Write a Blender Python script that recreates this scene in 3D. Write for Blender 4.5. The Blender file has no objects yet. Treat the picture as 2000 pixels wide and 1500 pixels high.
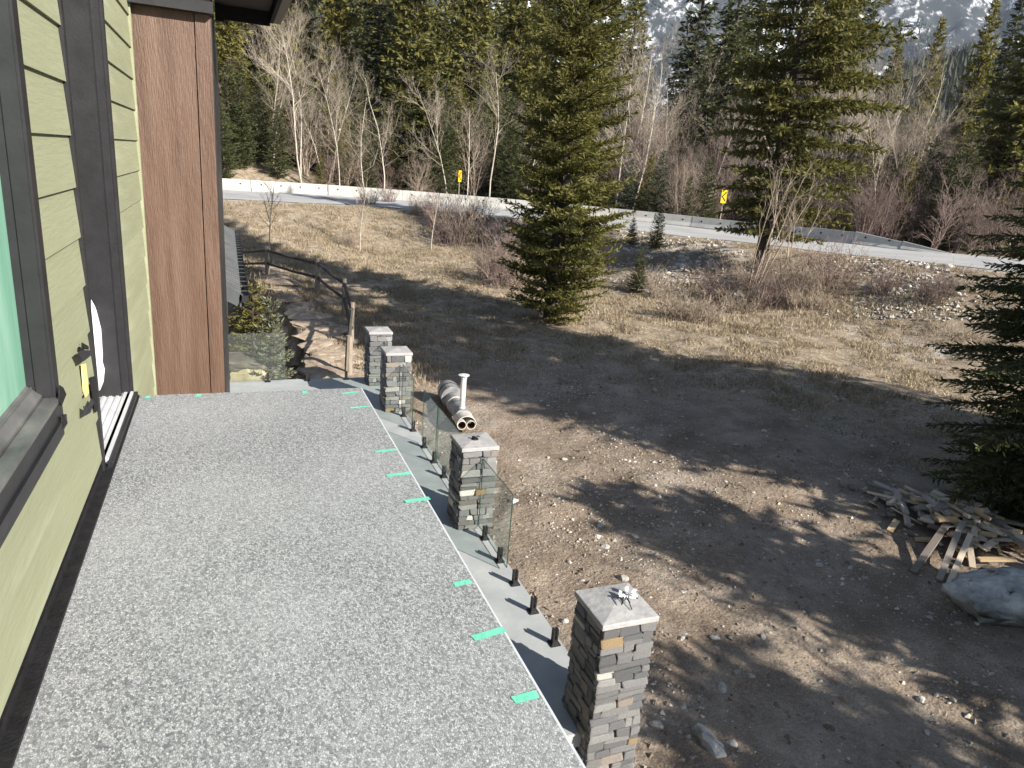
import bpy, math, random
import numpy as np
random.seed(11)
rng = np.random.default_rng(11)
scene = bpy.context.scene
COL = scene.collection

# ------------------------------------------------------------------ camera
FPX, CX, CY = 1385.0, 1000.0, 750.0
_d1 = np.array([440 - CX, 288 - CY, FPX]); _nd = np.array([620 - CX, 5350 - CY, FPX])
_dn = _nd / np.linalg.norm(_nd)
_Y = _d1 - _dn * (_d1 @ _dn); _Y /= np.linalg.norm(_Y)
_U = -_dn; _X = np.cross(_Y, _U)
R = np.stack([_X, _Y, _U])
CAM = np.array([0.0, 0.0, 4.3])
from mathutils import Matrix, Vector
cd = bpy.data.cameras.new('camera'); cam = bpy.data.objects.new('camera', cd); COL.objects.link(cam)
cd.sensor_width = 36.0; cd.lens = 36.0 * FPX / 2000.0; cd.clip_start = 0.05; cd.clip_end = 20000
m = np.eye(4); m[:3, 0] = R[:, 0]; m[:3, 1] = -R[:, 1]; m[:3, 2] = -R[:, 2]; m[:3, 3] = CAM
cam.matrix_world = Matrix(m.tolist()); scene.camera = cam

# ------------------------------------------------------------------ light
SUN_EL = math.radians(28.0)
SUN_XY = np.array([0.552, -0.834])           # towards the sun, seen from above
SUND = np.array([SUN_XY[0] * math.cos(SUN_EL), SUN_XY[1] * math.cos(SUN_EL), math.sin(SUN_EL)])
w = bpy.data.worlds.new('World'); scene.world = w; w.use_nodes = True
nt = w.node_tree; nt.nodes.clear()
sky = nt.nodes.new('ShaderNodeTexSky'); sky.sky_type = 'NISHITA'; sky.sun_disc = False
sky.sun_elevation = SUN_EL; sky.sun_rotation = math.atan2(SUN_XY[0], SUN_XY[1]); sky.altitude = 900
bg = nt.nodes.new('ShaderNodeBackground'); bg.inputs['Strength'].default_value = 0.05
wo = nt.nodes.new('ShaderNodeOutputWorld')
nt.links.new(sky.outputs[0], bg.inputs[0]); nt.links.new(bg.outputs[0], wo.inputs[0])
sl = bpy.data.lights.new('sun', 'SUN'); sl.energy = 5.0; sl.angle = math.radians(0.55); sl.color = (1.0, 0.93, 0.82)
so = bpy.data.objects.new('sun', sl); COL.objects.link(so)
so.rotation_euler = Vector((-SUND).tolist()).to_track_quat('-Z', 'Y').to_euler(); so.location = (30, -40, 40)
scene.view_settings.view_transform = 'Standard'; scene.view_settings.look = 'None'
scene.view_settings.exposure = 1.4; scene.view_settings.gamma = 1.0; scene.view_settings.use_curve_mapping = False
scene.cycles.max_bounces = 8; scene.cycles.transparent_max_bounces = 12

# ------------------------------------------------------------------ helpers
def ray(u, v):
    d = R @ np.array([u - CX, v - CY, FPX]); return d / np.linalg.norm(d)
def onz(u, v, z):
    d = ray(u, v); return CAM + d * ((z - CAM[2]) / d[2])
def onx(u, v, x):
    d = ray(u, v); return CAM + d * (x / d[0])
def ony(u, v, y):
    d = ray(u, v); return CAM + d * (y / d[1])
def at(u, v, D):
    d = ray(u, v); return CAM + d * (D / np.hypot(d[0], d[1]))
def sstep(x, a, b):
    t = np.clip((x - a) / (b - a), 0, 1); return t * t * (3 - 2 * t)

def _hash(ix, iy, seed):
    n = (ix * 374761393 + iy * 668265263 + seed * 1442695041) & 0xFFFFFFFF
    n = ((n ^ (n >> 13)) * 1274126177) & 0xFFFFFFFF
    return ((n ^ (n >> 16)) & 0xFFFF) / 65535.0
def vnoise(x, y, seed=0):
    x = np.asarray(x, float); y = np.asarray(y, float)
    ix = np.floor(x).astype(np.int64); iy = np.floor(y).astype(np.int64)
    fx = x - ix; fy = y - iy; fx = fx * fx * (3 - 2 * fx); fy = fy * fy * (3 - 2 * fy)
    a = _hash(ix, iy, seed); b = _hash(ix + 1, iy, seed); c = _hash(ix, iy + 1, seed); d = _hash(ix + 1, iy + 1, seed)
    return (a * (1 - fx) + b * fx) * (1 - fy) + (c * (1 - fx) + d * fx) * fy
def fbm(x, y, seed=0, oct=4):
    s = 0; a = .5
    for i in range(oct):
        s = s + a * vnoise(x * 2 ** i, y * 2 ** i, seed + i * 17); a *= .5
    return s / (1 - .5 ** oct)

def mesh_np(name, V, F, mats=(), smooth=False, midx=None, attrs=None):
    """V (n,3); F (m,k) array or list of lists"""
    me = bpy.data.meshes.new(name)
    V = np.asarray(V, np.float32)
    if isinstance(F, np.ndarray):
        k = F.shape[1]; nf = F.shape[0]
        me.vertices.add(len(V)); me.vertices.foreach_set('co', V.ravel())
        me.loops.add(nf * k); me.loops.foreach_set('vertex_index', F.astype(np.int32).ravel())
        me.polygons.add(nf); me.polygons.foreach_set('loop_start', np.arange(0, nf * k, k, dtype=np.int32))
        if midx is not None: me.polygons.foreach_set('material_index', np.asarray(midx, np.int32))
        me.polygons.foreach_set('use_smooth', np.full(nf, smooth, dtype=bool))
        me.update(calc_edges=True); me.validate()
    else:
        me.from_pydata(V.tolist(), [], [list(f) for f in F]); me.update()
        if midx is not None: me.polygons.foreach_set('material_index', np.asarray(midx, np.int32))
        if smooth: me.polygons.foreach_set('use_smooth', np.full(len(me.polygons), True, dtype=bool))
    for mt in mats: me.materials.append(mt)
    if attrs:
        for an, av in attrs.items():
            a = me.attributes.new(an, 'FLOAT', 'POINT'); a.data.foreach_set('value', np.asarray(av, np.float32))
    return me

def link(name, me, parent=None, loc=None, rot=None, scale=None):
    o = bpy.data.objects.new(name, me); COL.objects.link(o)
    if parent is not None:
        o.parent = parent
    if loc is not None: o.location = [float(c) for c in loc]
    if rot is not None: o.rotation_euler = [float(c) for c in rot]
    if scale is not None: o.scale = [float(c) for c in scale]
    return o
def tag(o, label, cat, group=None):
    o['label'] = label; o['category'] = cat
    if group: o['group'] = group
    return o
def thing(name, label, cat, loc=(0, 0, 0), rotz=0, group=None):
    o = bpy.data.objects.new(name, None); COL.objects.link(o); o.empty_display_size = .2
    o.location = [float(c) for c in loc]; o.rotation_euler = (0, 0, rotz)
    return tag(o, label, cat, group)
def structure(o, label=None):
    o['kind'] = 'structure'
    if label: o['label'] = label
    return o
def stuff(o, label=None, cat=None):
    o['kind'] = 'stuff'
    if label: o['label'] = label
    if cat: o['category'] = cat
    return o
def dup(root, loc, rot=None, scale=None, label=None, group=None):
    r = root.copy(); COL.objects.link(r); r.location = [float(c) for c in loc]
    if rot is not None: r.rotation_euler = [float(c) for c in rot]
    if scale is not None: r.scale = [float(c) for c in scale]
    if label: r['label'] = label
    if group: r['group'] = group
    for ch in list(root.children):
        c = ch.copy(); COL.objects.link(c); c.parent = r
        for g in list(ch.children):
            d = g.copy(); COL.objects.link(d); d.parent = c
    return r

class MB:
    """collects boxes, tubes and loose polygons for ONE mesh"""
    def __init__(s): s.v = []; s.f = []; s.m = []
    def add(s, V, F, mi=0):
        b = len(s.v); s.v += [tuple(float(c) for c in p) for p in V]
        s.f += [[b + i for i in f] for f in F]; s.m += [mi] * len(F); return s
    def box(s, x0, x1, y0, y1, z0, z1, mi=0):
        V = [(x0, y0, z0), (x1, y0, z0), (x1, y1, z0), (x0, y1, z0), (x0, y0, z1), (x1, y0, z1), (x1, y1, z1), (x0, y1, z1)]
        return s.add(V, BOXF, mi)
    def bar(s, p, q, wd, ht, mi=0, up=(0, 0, 1)):
        p = np.array(p, float); q = np.array(q, float); d = q - p; d /= np.linalg.norm(d)
        a = np.cross(d, up)
        if np.linalg.norm(a) < 1e-4: a = np.cross(d, (1, 0, 0))
        a /= np.linalg.norm(a); b = np.cross(a, d)
        V = []
        for e in (p, q):
            for sx, sy in ((-1, -1), (1, -1), (1, 1), (-1, 1)): V.append(e + a * sx * wd / 2 + b * sy * ht / 2)
        return s.add(V, BOXF, mi)
    def tube(s, pts, rad, n=8, cap=True, mi=0):
        pts = [np.array(p, float) for p in pts]
        if not hasattr(rad, '__len__'): rad = [rad] * len(pts)
        V = []; ref = None
        for i, p in enumerate(pts):
            d = pts[min(i + 1, len(pts) - 1)] - pts[max(i - 1, 0)]; d /= np.linalg.norm(d) + 1e-9
            if ref is None:
                ref = np.cross(d, (0, 0, 1)); 
                if np.linalg.norm(ref) < .1: ref = np.cross(d, (1, 0, 0))
            a = ref - d * (ref @ d); a /= np.linalg.norm(a) + 1e-9; ref = a; b = np.cross(d, a)
            for k in range(n):
                t = 2 * math.pi * k / n; V.append(p + (a * math.cos(t) + b * math.sin(t)) * rad[i])
        F = []
        for i in range(len(pts) - 1):
            for k in range(n):
                F.append((i * n + k, i * n + (k + 1) % n, (i + 1) * n + (k + 1) % n, (i + 1) * n + k))
        if cap: F += [tuple(range(n))[::-1], tuple(range((len(pts) - 1) * n, len(pts) * n))]
        return s.add(V, F, mi)
    def build(s, name, mats, parent=None, org=(0, 0, 0), smooth=False):
        if not isinstance(mats, (list, tuple)): mats = [mats]
        V = np.array(s.v) - np.array(org)
        return link(name, mesh_np(name, V, s.f, mats, smooth, s.m), parent)
BOXF = [(0, 3, 2, 1), (4, 5, 6, 7), (0, 1, 5, 4), (1, 2, 6, 5), (2, 3, 7, 6), (3, 0, 4, 7)]

def bevel_box_mesh(name, mats, bev=.12, jit=.04, seed=0):
    """unit box, chamfered, slightly irregular: 24 vertices"""
    r = np.random.default_rng(seed); V = []; F = []
    h = .5; c = h - bev
    idx = {}
    for sx in (-1, 1):
        for sy in (-1, 1):
            for sz in (-1, 1):
                j = r.normal(0, jit, 3)
                for ax in range(3):
                    p = np.array([sx * c, sy * c, sz * c]); p[ax] = (sx, sy, sz)[ax] * h
                    idx[(sx, sy, sz, ax)] = len(V); V.append(p + j + r.normal(0, jit * .3, 3))
    I = idx
    for ax in range(3):
        o = [a for a in range(3) if a != ax]
        for s in (-1, 1):
            q = []
            for a, b in ((-1, -1), (1, -1), (1, 1), (-1, 1)):
                k = [0, 0, 0]; k[ax] = s; k[o[0]] = a; k[o[1]] = b; q.append(I[(*k, ax)])
            F.append(q)
    for ax in range(3):
        o = [a for a in range(3) if a != ax]
        for a in (-1, 1):
            for b in (-1, 1):
                q = []
                for s, axx in ((-1, o[0]), (1, o[0]), (1, o[1]), (-1, o[1])):
                    k = [0, 0, 0]; k[ax] = s; k[o[0]] = a; k[o[1]] = b; q.append(I[(*k, axx)])
                F.append(q)
    for sx in (-1, 1):
        for sy in (-1, 1):
            for sz in (-1, 1): F.append([I[(sx, sy, sz, a)] for a in range(3)])
    me = mesh_np(name, np.array(V), F, mats)
    import bmesh
    b = bmesh.new(); b.from_mesh(me); bmesh.ops.recalc_face_normals(b, faces=b.faces); b.to_mesh(me); b.free()
    return me

import bmesh
def rock_mesh(name, mats, sub=2, seed=0, sq=(1, 1, 1), rough=.25, flat=0.0, smooth=False):
    b = bmesh.new(); bmesh.ops.create_icosphere(b, subdivisions=sub, radius=1.0)
    r = np.random.default_rng(seed)
    P = np.array([v.co[:] for v in b.verts])
    # cut the ball with a handful of planes so that it gets facets
    for k in range(9):
        n = r.normal(0, 1, 3); n /= np.linalg.norm(n); t = r.uniform(.55, .85)
        dd = P @ n; over = np.maximum(dd - t, 0); P = P - over[:, None] * n * .92
    P = P + rough * .25 * r.normal(0, 1, P.shape) * (0.5 if sub > 2 else 1)
    if sub > 2:
        for fq, am in ((2.3, .1), (5.1, .05)):
            P += (P / np.linalg.norm(P, axis=1)[:, None]) * ((np.sin(P[:, 0] * fq + seed) * np.sin(P[:, 1] * fq * 1.1 + 2 * seed) + np.sin(P[:, 2] * fq * 1.3 + seed))[:, None] * am * rough * 2)
    P *= np.array(sq)
    if flat: P[:, 2] = np.clip(P[:, 2], -1, flat)
    for v, p in zip(b.verts, P): v.co = p
    me = bpy.data.meshes.new(name); b.to_mesh(me); b.free()
    for mt in mats: me.materials.append(mt)
    if smooth: me.polygons.foreach_set('use_smooth', np.full(len(me.polygons), True, dtype=bool))
    return me

# ------------------------------------------------------------------ materials
def srgb(r, g, b):
    f = lambda c: c / 12.92 if c <= .04045 else ((c + .055) / 1.055) ** 2.4
    return (f(r / 255), f(g / 255), f(b / 255))
def mat(name, cols, scale=4.0, rough=.8, bump=0.0, bscale=None, metal=0.0, spec=.3, stretch=(1, 1, 1), coords='Object',
        detail=6.0, island=0.0, rnd=0.0, trans=0.0, pos=None, ndist=0.0):
    m = bpy.data.materials.new(name); m.use_nodes = True; n = m.node_tree; n.nodes.clear(); L = n.links
    out = n.nodes.new('ShaderNodeOutputMaterial'); p = n.nodes.new('ShaderNodeBsdfPrincipled')
    p.inputs['Roughness'].default_value = rough; p.inputs['Metallic'].default_value = metal
    p.inputs['Specular IOR Level'].default_value = spec
    tc = n.nodes.new('ShaderNodeTexCoord'); mp = n.nodes.new('ShaderNodeMapping'); mp.inputs['Scale'].default_value = stretch
    L.new(tc.outputs[coords], mp.inputs[0])
    ns = n.nodes.new('ShaderNodeTexNoise'); ns.inputs['Scale'].default_value = scale; ns.inputs['Detail'].default_value = detail
    ns.inputs['Roughness'].default_value = .62; ns.inputs['Distortion'].default_value = ndist
    L.new(mp.outputs[0], ns.inputs['Vector'])
    fac = ns.outputs['Fac']
    rp = n.nodes.new('ShaderNodeValToRGB'); e = rp.color_ramp.elements
    k = len(cols)
    ps = pos or [.3 + .4 * i / max(k - 1, 1) for i in range(k)]
    e[0].position = ps[0]; e[0].color = (*cols[0], 1); e[1].position = ps[-1]; e[1].color = (*cols[-1], 1)
    for c, q in list(zip(cols, ps))[1:-1]:
        x = e.new(q); x.color = (*c, 1)
    L.new(fac, rp.inputs[0]); colout = rp.outputs[0]
    def vary(sock, amt, colout):
        mr = n.nodes.new('ShaderNodeMapRange'); mr.inputs[3].default_value = 1 - amt; mr.inputs[4].default_value = 1 + amt
        L.new(sock, mr.inputs[0])
        mx = n.nodes.new('ShaderNodeVectorMath'); mx.operation = 'SCALE'
        L.new(colout, mx.inputs[0]); L.new(mr.outputs[0], mx.inputs['Scale']); return mx.outputs[0]
    if island:
        g = n.nodes.new('ShaderNodeNewGeometry'); colout = vary(g.outputs['Random Per Island'], island, colout)
    if rnd:
        oi = n.nodes.new('ShaderNodeObjectInfo'); colout = vary(oi.outputs['Random'], rnd, colout)
    L.new(colout, p.inputs['Base Color'])
    if bump:
        n2 = n.nodes.new('ShaderNodeTexNoise'); n2.inputs['Scale'].default_value = bscale or scale * 3; n2.inputs['Detail'].default_value = 8
        L.new(mp.outputs[0], n2.inputs['Vector'])
        bp = n.nodes.new('ShaderNodeBump'); bp.inputs['Strength'].default_value = min(1, bump); bp.inputs['Distance'].default_value = .02 * max(1, bump)
        L.new(n2.outputs['Fac'], bp.inputs['Height']); L.new(bp.outputs[0], p.inputs['Normal'])
    if trans:
        t = n.nodes.new('ShaderNodeBsdfTranslucent'); L.new(colout, t.inputs[0])
        mx = n.nodes.new('ShaderNodeMixShader'); mx.inputs[0].default_value = trans
        L.new(p.outputs[0], mx.inputs[1]); L.new(t.outputs[0], mx.inputs[2]); L.new(mx.outputs[0], out.inputs[0])
    else: L.new(p.outputs[0], out.inputs[0])
    m['p'] = 1
    return m

siding_m = mat('green_siding_paint', [(.225, .238, .155), (.255, .27, .178), (.345, .355, .262)], 2.2, .75, .16, 18, stretch=(1, .35, 3.0), coords='Object', rnd=.05, pos=[.3, .55, .8])
brown_m = mat('brown_board_stain', [(.074, .043, .03), (.108, .064, .046), (.14, .09, .069)], 5, .5, .55, 60, stretch=(2.0, 1, .16), spec=.4)
black_m = mat('black_frame_paint', [(.012, .012, .014), (.022, .022, .026)], 8, .45, .05, 60, spec=.4)
black2_m = mat('black_membrane', [(.006, .006, .007), (.016, .016, .018)], 20, .7, .3, 80)
dust_m = mat('dusty_black_sill', [(.05, .05, .052), (.11, .11, .11), (.2, .195, .185)], 5, .5, .05, 40, spec=.5, stretch=(1, .5, 1))
charcoal_m = mat('charcoal_door_paint', [(.018, .02, .026), (.03, .033, .04)], 2, .5, .05)
alum_m = mat('threshold_aluminium', [(.55, .57, .6), (.7, .72, .75)], 6, .4, .02, metal=.2, spec=.5)
soffit_m = mat('soffit_board', [(.07, .055, .045), (.12, .095, .08)], 8, .6, .2, 30, stretch=(1, 6, 1))
taupe_m = mat('gutter_taupe', [(.20, .165, .14), (.24, .2, .17)], 3, .5)
concrete_m = mat('terrace_concrete', [(.27, .29, .3), (.32, .34, .35), (.38, .395, .395)], 2.2, .85, .12, 60)
capstone_m = mat('cap_slate', [(.25, .25, .26), (.32, .32, .325), (.38, .375, .37)], 6, .8, .5, 14, ndist=1.0)
stone_ms = [mat('pillar_stone_' + nm, [tuple(c * .72 for c in col), col, tuple(min(1, c * 1.3) for c in col)], 14, .85, .8, 38, rnd=.28)
            for nm, col in (('slate', (.16, .165, .175)), ('grey', (.21, .21, .215)), ('ash', (.27, .27, .268)), ('pale', (.55, .53, .5)), ('tan', (.36, .27, .16)), ('brownish', (.26, .23, .205)))]
mortar_m = mat('mortar_dark', [(.035, .035, .035), (.06, .06, .06)], 20, .9)
spigot_m = mat('spigot_black', [(.01, .01, .01), (.018, .018, .018)], 10, .4, spec=.5)
tape_m = mat('green_masking_tape', [(.13, .5, .36), (.17, .56, .42)], 9, .7, .1, 40)
white_m = mat('white_plastic', [(.75, .77, .8), (.86, .87, .9)], 10, .5, .3, 12)
yellow_m = mat('yellow_insulation', [(.78, .58, .2), (.86, .68, .3)], 10, .8)
galv_m = mat('galvanised_white_pipe', [(.5, .5, .5), (.72, .72, .72), (.8, .8, .78)], 8, .4, .1, metal=.3, spec=.5)
tank_m = mat('tank_grey_paint', [(.10, .105, .12), (.22, .22, .23), (.34, .33, .31)], 5, .5, .2, metal=.1, spec=.5)
tankend_m = mat('tank_pale_worn', [(.3, .27, .22), (.45, .43, .4), (.52, .5, .47)], 7, .6, .2)
rust_m = mat('rusty_inside', [(.06, .035, .02), (.16, .09, .05)], 9, .8)
weather_m = mat('weathered_wood', [(.16, .13, .1), (.26, .22, .18), (.33, .29, .25)], 6, .85, .6, 30, stretch=(4, 4, .6))
raildark_m = mat('dark_rail_wood', [(.05, .042, .036), (.1, .085, .07)], 6, .85, .5, 30)
plank_ms = [mat('offcut_' + nm, [tuple(c * .75 for c in col), col], 5, .8, .4, 30, stretch=(.6, 5, 5), rnd=.3)
            for nm, col in (('fresh', (.62, .45, .27)), ('grey', (.4, .36, .32)), ('pale', (.62, .53, .42)), ('old', (.24, .205, .18)))]
bark_m = mat('conifer_bark', [(.035, .028, .022), (.085, .068, .055)], 8, .9, .8, 20, stretch=(1, 1, .3))
birch_m = mat('pale_bark', [(.26, .23, .19), (.43, .39, .33), (.54, .5, .43)], 3, .8, .2, rnd=.15)
birchtwig_m = mat('pale_twig', [(.22, .185, .15), (.36, .31, .255)], 3, .85, rnd=.2, island=.2)
twig_m = mat('purple_brown_twig', [(.13, .092, .085), (.22, .165, .15)], 2, .9, rnd=.25, island=.3)
greytwig_m = mat('grey_brown_twig', [(.2, .16, .125), (.33, .27, .215)], 2, .9, rnd=.2, island=.3)
def leaf(name, a, b, rnd=.12): return mat(name, [a, b], .5, .62, 0, spec=.28, island=.42, rnd=rnd, trans=.36)
fir_m = leaf('fir_needles', (.088, .09, .024), (.17, .158, .045))
spruce_m = leaf('spruce_needles', (.055, .067, .026), (.105, .115, .044))
bluespr_m = leaf('blue_spruce_needles', (.07, .09, .055), (.12, .14, .085))
palespr_m = leaf('pale_spruce_needles', (.14, .15, .1), (.22, .23, .16))
yellowfir_m = leaf('yellow_green_needles', (.11, .105, .026), (.19, .17, .045))
dark_m = leaf('dark_needles', (.036, .044, .02), (.07, .078, .033))
grass_m = mat('dry_grass', [(.25, .2, .135), (.33, .272, .19), (.42, .355, .26)], .6, .9, island=.35, trans=.2)
rock_m = mat('pale_rock', [(.27, .26, .25), (.42, .4, .37), (.54, .52, .48)], 2.5, .9, .5, 8, rnd=.25)
bluerock_m = mat('blue_grey_boulder', [(.16, .18, .2), (.3, .31, .32), (.5, .5, .49)], 2.2, .9, .9, 7, pos=[.3, .5, .68])
boulder_m = mat('grey_boulder_stone', [(.2, .21, .215), (.38, .385, .38), (.6, .59, .565)], 4.2, .95, 2.2, 6, pos=[.32, .5, .66])
flag_m = mat('brown_flagstone', [(.2, .155, .115), (.33, .265, .205), (.45, .375, .295)], 2.5, .9, .9, 6, rnd=.2, stretch=(1, 1, 3))
goldrock_m = mat('golden_sandstone', [(.24, .185, .11), (.36, .295, .19), (.46, .39, .28)], 3, .9, .6, 9)
darkslab_m = mat('brown_slab_top', [(.09, .075, .062), (.15, .125, .105)], 3, .9, .4, 12)
gravel_m = mat('gravel_mix', [(.2, .18, .155), (.36, .33, .29), (.5, .47, .42)], .9, .9, island=.45)
clod_m = mat('soil_clod', [(.14, .108, .08), (.24, .195, .15)], 1, .95, island=.4)
chip_m = mat('wood_chip', [(.3, .23, .15), (.46, .37, .26)], 1, .9, island=.4)
barrier_m = mat('barrier_concrete', [(.3, .295, .275), (.38, .372, .35), (.44, .43, .41)], 1.6, .85, .15, 30, rnd=.07)
hole_m = mat('hole_dark', [(.02, .02, .02), (.03, .03, .03)], 5, .9)
signy_m = mat('sign_yellow', [(.6, .36, .015), (.7, .43, .02)], 3, .4)
signk_m = mat('sign_black', [(.01, .01, .01), (.014, .014, .014)], 3, .4)
metalroof_m = mat('dark_metal_roof', [(.075, .08, .088), (.12, .126, .135)], 3, .45, .1, metal=.2, spec=.5)
greyfascia_m = mat('slate_fascia', [(.06, .066, .075), (.085, .092, .1)], 5, .6, .3, 30)
def asphalt():
    return mat('sun_bleached_asphalt', [(.28, .28, .285), (.34, .34, .34), (.39, .385, .375)], .5, .85, .1, 40, stretch=(1, 1, 1))
asphalt_m = asphalt()
line_m = mat('road_paint', [(.55, .55, .53), (.7, .7, .68)], 3, .7)

def glass_mat():
    m = bpy.data.materials.new('clear_glass'); m.use_nodes = True; n = m.node_tree; n.nodes.clear(); L = n.links
    out = n.nodes.new('ShaderNodeOutputMaterial'); t = n.nodes.new('ShaderNodeBsdfTransparent'); t.inputs[0].default_value = (.93, .965, .95, 1)
    g = n.nodes.new('ShaderNodeBsdfGlossy'); g.inputs['Roughness'].default_value = .02
    d = n.nodes.new('ShaderNodeBsdfDiffuse'); d.inputs[0].default_value = (.62, .66, .64, 1)
    ns = n.nodes.new('ShaderNodeTexNoise'); ns.inputs['Scale'].default_value = 3; ns.inputs['Detail'].default_value = 5
    tc = n.nodes.new('ShaderNodeTexCoord'); L.new(tc.outputs['Object'], ns.inputs['Vector'])
    mr = n.nodes.new('ShaderNodeMapRange'); mr.inputs[3].default_value = .0; mr.inputs[4].default_value = .04; L.new(ns.outputs['Fac'], mr.inputs[0])
    m1 = n.nodes.new('ShaderNodeMixShader'); L.new(mr.outputs[0], m1.inputs[0]); L.new(t.outputs[0], m1.inputs[1]); L.new(d.outputs[0], m1.inputs[2])
    lw = n.nodes.new('ShaderNodeLayerWeight'); lw.inputs[0].default_value = .5
    pw = n.nodes.new('ShaderNodeMath'); pw.operation = 'POWER'; pw.inputs[1].default_value = 4.0; L.new(lw.outputs['Facing'], pw.inputs[0])
    fr = n.nodes.new('ShaderNodeMapRange'); fr.inputs[3].default_value = .04; fr.inputs[4].default_value = .8; L.new(pw.outputs[0], fr.inputs[0])
    m2 = n.nodes.new('ShaderNodeMixShader'); L.new(fr.outputs[0], m2.inputs[0]); L.new(m1.outputs[0], m2.inputs[1]); L.new(g.outputs[0], m2.inputs[2])
    L.new(m2.outputs[0], out.inputs[0]); return m
glass_m = glass_mat()
glassedge_m = mat('glass_edge_green', [(.012, .035, .028), (.02, .05, .04)], 4, .3, spec=.5)
def winglass():
    m = mat('window_film_glass', [(.10, .27, .2), (.2, .42, .32), (.36, .58, .47)], 1.3, .16, 0, spec=.6, stretch=(1, 3.0, .35)); return m
winglass_m = winglass()

def deck_mat():
    m = bpy.data.materials.new('pebble_print_vinyl'); m.use_nodes = True; n = m.node_tree; L = n.links
    p = n.nodes['Principled BSDF']; p.inputs['Roughness'].default_value = .7; p.inputs['Specular IOR Level'].default_value = .35
    tc = n.nodes.new('ShaderNodeTexCoord')
    nz = n.nodes.new('ShaderNodeTexNoise'); nz.inputs['Scale'].default_value = 45; nz.inputs['Detail'].default_value = 2
    L.new(tc.outputs['Object'], nz.inputs['Vector'])
    ad = n.nodes.new('ShaderNodeMixRGB'); ad.blend_type = 'ADD'; ad.inputs[0].default_value = .012
    L.new(tc.outputs['Object'], ad.inputs[1]); L.new(nz.outputs['Color'], ad.inputs[2])
    v = n.nodes.new('ShaderNodeTexVoronoi'); v.inputs['Scale'].default_value = 128; v.feature = 'F1'
    ve = n.nodes.new('ShaderNodeTexVoronoi'); ve.inputs['Scale'].default_value = 128; ve.feature = 'DISTANCE_TO_EDGE'
    mp = n.nodes.new('ShaderNodeMapping'); mp.inputs['Scale'].default_value = (1.25, .85, 1); mp.inputs['Rotation'].default_value = (0, 0, .6)
    L.new(ad.outputs[0], mp.inputs[0]); L.new(mp.outputs[0], v.inputs['Vector']); L.new(mp.outputs[0], ve.inputs['Vector'])
    sp = n.nodes.new('ShaderNodeSeparateColor'); L.new(v.outputs['Color'], sp.inputs[0])
    rp = n.nodes.new('ShaderNodeValToRGB'); e = rp.color_ramp.elements
    e[0].position = 0; e[0].color = (.115, .125, .138, 1); e[1].position = 1; e[1].color = (.5, .52, .53, 1)
    for q, c in ((.25, (.22, .232, .247)), (.5, (.31, .325, .338)), (.8, (.4, .413, .425))): x = e.new(q); x.color = (*c, 1)
    L.new(sp.outputs[0], rp.inputs[0])
    r2 = n.nodes.new('ShaderNodeValToRGB'); r2.color_ramp.elements[0].position = .0; r2.color_ramp.elements[0].color = (.42, .42, .42, 1)
    r2.color_ramp.elements[1].position = .22; r2.color_ramp.elements[1].color = (1, 1, 1, 1); L.new(ve.outputs['Distance'], r2.inputs[0])
    mu = n.nodes.new('ShaderNodeMixRGB'); mu.blend_type = 'MULTIPLY'; mu.inputs[0].default_value = 1
    L.new(rp.outputs[0], mu.inputs[1]); L.new(r2.outputs[0], mu.inputs[2])
    big = n.nodes.new('ShaderNodeTexNoise'); big.inputs['Scale'].default_value = 1.4; big.inputs['Detail'].default_value = 9; L.new(tc.outputs['Object'], big.inputs['Vector'])
    mr = n.nodes.new('ShaderNodeMapRange'); mr.inputs[1].default_value = .3; mr.inputs[2].default_value = .7; mr.inputs[3].default_value = .0; mr.inputs[4].default_value = .38
    L.new(big.outputs['Fac'], mr.inputs[0])
    dust_refl = n.nodes.new('ShaderNodeMixRGB'); dust_refl.inputs[2].default_value = (.4, .412, .425, 1); L.new(mr.outputs[0], dust_refl.inputs[0]); L.new(mu.outputs[0], dust_refl.inputs[1])  # broad pale dust patches that also paint soft light reflections into the colour
    L.new(dust_refl.outputs[0], p.inputs['Base Color'])
    bp = n.nodes.new('ShaderNodeBump'); bp.inputs['Strength'].default_value = .35; bp.inputs['Distance'].default_value = .003
    L.new(r2.outputs[0], bp.inputs['Height']); L.new(bp.outputs[0], p.inputs['Normal'])
    return m
deck_m = deck_mat()

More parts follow.
